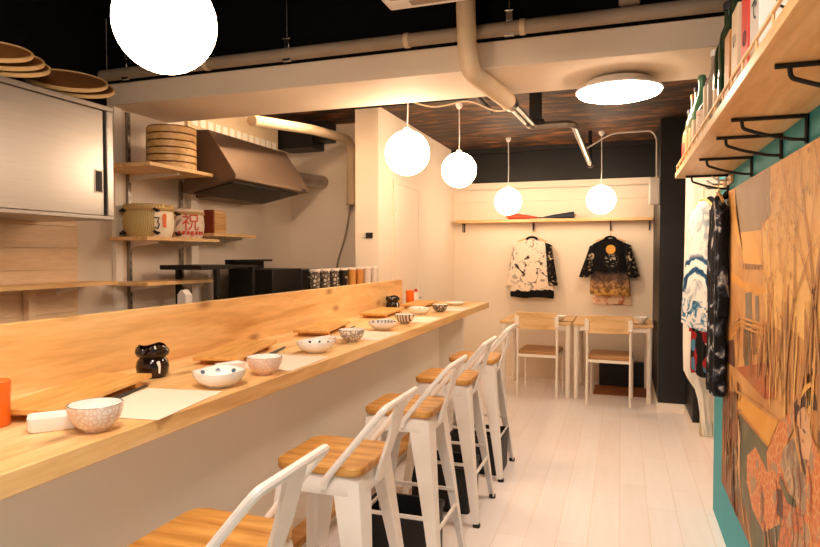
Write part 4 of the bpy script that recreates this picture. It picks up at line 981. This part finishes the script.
def drape(rows, folds=7, amp=.008, seg=48, phase=0, skew=None):
    """closed cloth tube: rows of (z, x_left, x_right, half depth)"""
    b = MB(); rings = []
    for i, (z, xl, xr, hd) in enumerate(rows):
        cx, hw = (xl+xr)/2, (xr-xl)/2; ring = []
        f = amp*min(1, i/3)
        for k in range(seg):
            a = 2*PI*k/seg; ca, sa = math.cos(a), math.sin(a)
            x = cx+hw*math.copysign(abs(ca)**.7, ca); y = hd*math.copysign(abs(sa)**.8, sa)
            y += f*math.sin(folds*x/max(hw, .02)*1.7+phase+i*.2)*(abs(sa)**.5)
            ring.append(Vector((x, y, z+.006*math.sin(5*x/max(hw, .02)+phase)*(i == len(rows)-1))))
        rings.append(ring)
    b.loft(rings); return b
def jacket(name, label, loc, rz, w, h, body, slv, trim, sl=.36, sw=.09, hook=True, group='printed jackets hanging on the walls', flare=1.05, sag=.03, spl=.085, th=1.0):
    """hanging open-front jacket; origin at the collar, local Y is thickness"""
    t = thing(name, label, 'jacket', loc, rz, group)
    hw = w/2
    rows = [(0.0, -hw*.28, hw*.28, .022), (-.02, -hw*.52, hw*.5, .03), (-.05, -hw*.86, hw*.84, .034), (-.09, -hw, hw, .036), (-h*.3, -hw*.97, hw*.97, .036), (-h*.5, -hw*.98, hw*.98, .038), (-h*.75, -hw*1.0*flare, hw*1.0*flare, .042), (-h+sag, -hw*1.02*flare, hw*1.02*flare, .045), (-h, -hw*flare, hw*flare, .036)]
    rows = [(a_, b_, c_, d_*th) for a_, b_, c_, d_ in rows]
    drape(rows, 5, .007*th).build('body', body, t, angle=60)
    for s in (-1, 1):
        b = MB(); rings = []
        for k, q in enumerate((0, .12, .35, .6, .85, 1)):
            cx = s*(hw*.86+spl*q*(1.25 if s < 0 else 1)); cz = -.055-q*sl; ww = sw*(.55+.2*q); dd = (.03+.008*q)*th
            tilt = .25*s*(1-q)
            ring = []
            for j in range(16):
                a = 2*PI*j/16; x = ww*math.cos(a); ring.append(Vector((cx+x, dd*math.sin(a)+.004*math.sin(9*q+j), cz-abs(x)*0+x*tilt*-s*s*0-x*s*.5*(1-q)+.004*math.sin(3*x/ww+k))))
            rings.append(ring)
        b.loft(rings); b.build('sleeve', slv if isinstance(slv, str) else slv[(s+1)//2], t, angle=60)
    b = MB(); b.tube(smoothpath([(-hw*.3, -.03, -.005), (-hw*.12, -.036, .014), (hw*.12, -.036, .014), (hw*.3, -.03, -.005)]), .012, 8); b.build('collar', trim, t)
    if hook:
        b = MB(); b.tube(fillet([(-hw*.8, 0, -.03), (0, 0, .025), (hw*.8, 0, -.03)], .05, 4), .007, 8)
        b.tube(fillet([(0, 0, .02), (0, 0, .075), (.02, 0, .095), (.03, 0, .075)], .02, 4), .003, 6); b.build('hanger', 'cypress', t)
    return t
jacket('printed_jacket', 'white jacket with black ink painting on the back wall', (-.94, 6.95, 1.56), 0, .40, .65, 'jkt_white', ('jkt_white', 'jkt_slv'), 'jkt_black', .46, .078, flare=1.18, spl=.05)
jacket('printed_jacket', 'black jacket with golden moon on the back wall', (-.12, 6.95, 1.555), 0, .38, .60, 'jkt_moon', 'jkt_slv', 'jkt_black', .36, .085, spl=.075)
b = MB(); rows = [(-.50, -.19, .19, .012), (-.56, -.19, .19, .013), (-.63, -.195, .2, .014), (-.70, -.2, .2, .012)]
bb_ = drape(rows, 5, .004); tag(bb_.build('printed_shirt', cloth_mat('pale print cloth', None, lambda n, tc, sp, x: ramp(n, noise_(n, tc, 14), [(.52, hx(240, 212, 184)), (.68, hx(206, 130, 100)), (.78, hx(90, 60, 50))])), loc=(-.10, 7.03, 1.55)), 'pale red printed cloth peeking out below the black moon jacket', 'cloth')
jacket('printed_jacket', 'white jacket with blue waves hanging nearest on the right wall end', (.395, 3.53, 1.655), R(118), .19, .66, 'jkt_wave', 'jkt_wave', 'jkt_floral', .58, .05, sag=.08, spl=.05, th=.75, flare=1.35)
jacket('printed_jacket', 'black and white patterned jacket hanging beside the mural edge', (.427, 3.25, 1.655), R(95), .22, .93, 'jkt_floral', 'jkt_floral', 'jkt_black', .5, .035, spl=.015, th=.65)
jacket('printed_jacket', 'red and black patched jacket showing below the blue wave jacket', (.43, 3.80, 1.55), R(108), .22, .84, 'jkt_patch', 'jkt_patch', 'jkt_black', .55, .045, False, spl=.02, th=.7)
t = thing('coat_hook_rail', 'small wooden hook rail on the wall end above the jackets', 'hook rail', (.47, 3.5, 1.73))
b = MB(); b.box(-.004, .009, -.17, .19, -.02, .02); b.build('rail_board', 'pineshelf', t, bevel=.002)
b = MB(); b.box(-.004, .009, -.32, -.205, -.02, .02); b.build('rail_board', 'pineshelf', t, bevel=.002)
for y in (-.25, -.07, .12):
    b = MB(); b.tube(fillet([(0, y, .0), (-.05, y, -.0), (-.075, y, .02)], .02, 4), .005, 8); b.build('hook', 'chrome', t)
# white gathered curtain in the doorway of the recess
rows = [(1.835, .350, .57, .02), (1.80, .350, .57, .024), (1.48, .348, .57, .026), (1.13, .344, .57, .028), (.83, .346, .57, .028), (.70, .350, .565, .026), (.65, .374, .56, .026), (.59, .413, .55, .024), (.53, .43, .54, .022), (.40, .448, .535, .02), (.32, .46, .53, .016)]
o = drape(rows, 6, .012).build('door_curtain', 'curtain', loc=(.0, 4.0, 0), angle=60); tag(o, 'long white gathered curtain hanging in the doorway behind the jackets', 'curtain')
b = MB(); b.tube([(.345, 4.0, 1.845), (.66, 4.0, 1.845)], .009, 8); tag(b.build('curtain_rod', 'whitemetal'), 'thin white rod holding the doorway curtain', 'curtain rod')

# ------------------------------------------------------------------ back wall shelf
bs = thing('back_shelf', 'long pine shelf across the back wall above two jackets', 'shelf', (-.74, 6.94, 1.75))
b = MB(); b.box(-1.80, .295, 6.86, 7.049, 1.74, 1.772); rel(b, 'shelf_board', 'pinex', parent=bs, bevel=.002)
for x in (-1.73, -.935, -.12, .27):
    b = MB(); b.box(x-.006, x+.006, 6.95, 7.048, 1.73, 1.74); b.box(x-.006, x+.006, 7.035, 7.048, 1.64, 1.74)
    b.tube([(x, 6.965, 1.735), (x, 6.965, 1.64)], .006, 6); rel(b, 'bracket', 'blackmetal', parent=bs)
def umbrella(x, rz, mat, label):
    t = thing('paper_umbrella', label, 'umbrella', (x, 6.92, 1.798), rz, 'folded paper umbrellas on the back shelf')
    b = MB(); b.tube([(-.17, 0, 0.01), (-.12, 0, .008), (.05, 0, 0), (.15, 0, -.008)], [.040, .036, .02, .008], 12); b.build('canopy', mat, t)
    b = MB(); b.tube([(.14, 0, -.008), (.19, 0, -.012)], .006, 6); b.build('tip', 'ink', t)
    b = MB(); b.tube([(-.172, 0, .01), (-.19, 0, .01)], .012, 8); b.build('grip', 'seat', t)
umbrella(-1.03, 0, plain('red paper', hx(190, 70, 36), .6), 'folded red paper umbrella on the back shelf')
umbrella(-.66, PI, plain('navy paper', hx(38, 44, 58), .6), 'folded dark blue paper umbrella on the back shelf')

# ------------------------------------------------------------------ dining tables and chairs
def table(x0, x1, label):
    cx = (x0+x1)/2; w = (x1-x0)
    t = thing('dining_table', label, 'table', (cx, 6.5, 0), 0, 'birch topped dining tables at the back wall')
    b = MB(); b.box(-w/2, w/2, -.37, .37, .705, .73); b.build('tabletop', 'tabletop', t, bevel=.003)
    b = MB()
    for y in (-.33, .33): b.box(-w/2+.05, w/2-.05, y-.01, y+.01, .655, .705)
    for x in (-w/2+.04, w/2-.04): b.box(x-.01, x+.01, -.31, .31, .655, .705)
    b.build('apron', 'chairwhite', t)
    for sx in (-1, 1):
        for sy in (-1, 1):
            b = MB(); b.tube([(sx*(w/2-.032), sy*.335, 0), (sx*(w/2-.032), sy*.335, .705)], [.021, .027], 14); b.build('leg', 'chairwhite', t)
table(-1.145, -.455, 'white legged dining table at the back wall, left one under the white jacket')
table(-.44, .28, 'white legged dining table at the back wall, right one beside the black pier')
def make_chair(label):
    t = thing('dining_chair', label, 'chair', group='white framed dining chairs')
    W, D = .19, .20          # back towards -Y (the camera), seat faces +Y
    b = MB(); b.prism(rrect(.38, .43, .03), lambda p, q: Vector((p[0], p[1]+.02, .415+.03*q))); b.build('seat', 'chairseat', t, bevel=.004)
    b = MB()
    for x in (-1, 1): b.box(x*W-.009, x*W+.009, -D+.01, D-.01, .388, .414)
    for y in (-1, 1): b.box(-W, W, y*D-.009, y*D+.009, .388, .414)
    b.build('seat_frame', 'chairwhite', t, bevel=.002)
    for x in (-1, 1):
        b = MB(); b.tube([(x*W, -D-.02, 0), (x*W, -D, .40), (x*W, -D-.005, .5), (x*W, -D-.035, .795)], .0125, 10); b.build('rear_leg', 'chairwhite', t)
        b = MB(); b.tube([(x*W, D+.01, 0), (x*W, D, .40)], .0115, 10); b.build('front_leg', 'chairwhite', t)
    b = MB(); n = 8; rings = []
    for k in range(n+1):
        u = -1+2*k/n; yb = -D-.026-.022*(1-u*u); x = u*(W+.004)
        rings.append([Vector((x, yb-.006, .665)), Vector((x, yb+.006, .665)), Vector((x, yb-.010, .822)), Vector((x, yb-.015, .83)), Vector((x, yb-.022, .822))])
    b.loft(rings); b.build('backrest', 'plywood', t)
    for x in (-1, 1):
        b = MB(); b.box(x*W-.02, x*W+.02, -D-.052, -D-.036, .69, .79); b.build('back_bracket', 'chairwhite', t, bevel=.004)
    return t
ch = make_chair('white framed chair with plywood back at the left dining table'); ch.location = (-.762, 6.30, 0); ch.rotation_euler[2] = R(-3)
dup(ch, (-.098, 6.17, 0), 'white framed chair with plywood back at the right dining table', R(-3))
def dish(x, y, label, r, h, cat='plate'):
    b = MB(); b.lathe([(0, .003), (r*.5, 0), (r*.55, .003), (r, h), (r*.97, h+.003), (r*.5, .008), (0, .008)], seg=26, mi=[0, 0, 0, 1, 0, 0])
    tag(b.build('table_bowl', ['ceramic', 'bluestripe'], loc=(x, y, .731)), label, cat, 'bowls on the dining tables')
dish(-.60, 6.32, 'white bowl with blue rim on the left dining table', .085, .045, 'bowl')
dish(.17, 6.28, 'white bowl with grey pattern on the right dining table', .07, .06, 'bowl')
def chopstick_pair(x, y, z, label):
    t = thing('chopsticks', label, 'chopsticks', (x, y, z), 0, 'dark chopsticks on the dining tables')
    for k in (-1, 1):
        b = MB(); b.tube([(-.11, .006*k, .004), (.11, .004*k, .004)], [.004, .002], 6); b.build('stick', 'ink', t)
chopstick_pair(-.56, 6.20, .731, 'dark chopsticks before the bowl on the left dining table')
chopstick_pair(.12, 6.19, .731, 'dark chopsticks before the bowl on the right dining table')
b = MB(); b.box(-.22, .25, 6.88, 7.0, 0, .25); tag(b.build('storage_crate', 'blackplastic', bevel=.006), 'low black crate against the wall under the right dining table', 'crate')
b = MB(); b.box(-.26, .28, 6.40, 6.86, 0, .006); tag(b.build('floor_shade', plain('brown mat', hx(150, 92, 50), .8, var=.1), bevel=.002), 'brown painted shade patch on the floor under the right dining table', 'mat')  # thin brown sheet stands in for the shaded floor under the table

# ------------------------------------------------------------------ camera, world, view
cam = bpy.data.cameras.new('camera'); co = bpy.data.objects.new('camera', cam); col.objects.link(co)
cam.sensor_width = 36; cam.lens = 623/820*36; cam.clip_start = .02
yaw = math.atan(212/623); pit = math.atan(18.5/623)
co.location = (0, 0, 1.38); co.rotation_euler = (PI/2-pit, 0, yaw)
sc.camera = co
sc.cycles.diffuse_bounces = 6
w = bpy.data.worlds.new('world'); sc.world = w; w.use_nodes = True
w.node_tree.nodes['Background'].inputs[0].default_value = (1, .8, .62, 1); w.node_tree.nodes['Background'].inputs[1].default_value = .02
vs = sc.view_settings; vs.view_transform = 'Standard'; vs.look = 'None'; vs.gamma = 1; vs.use_curve_mapping = False; vs.exposure = 1.0
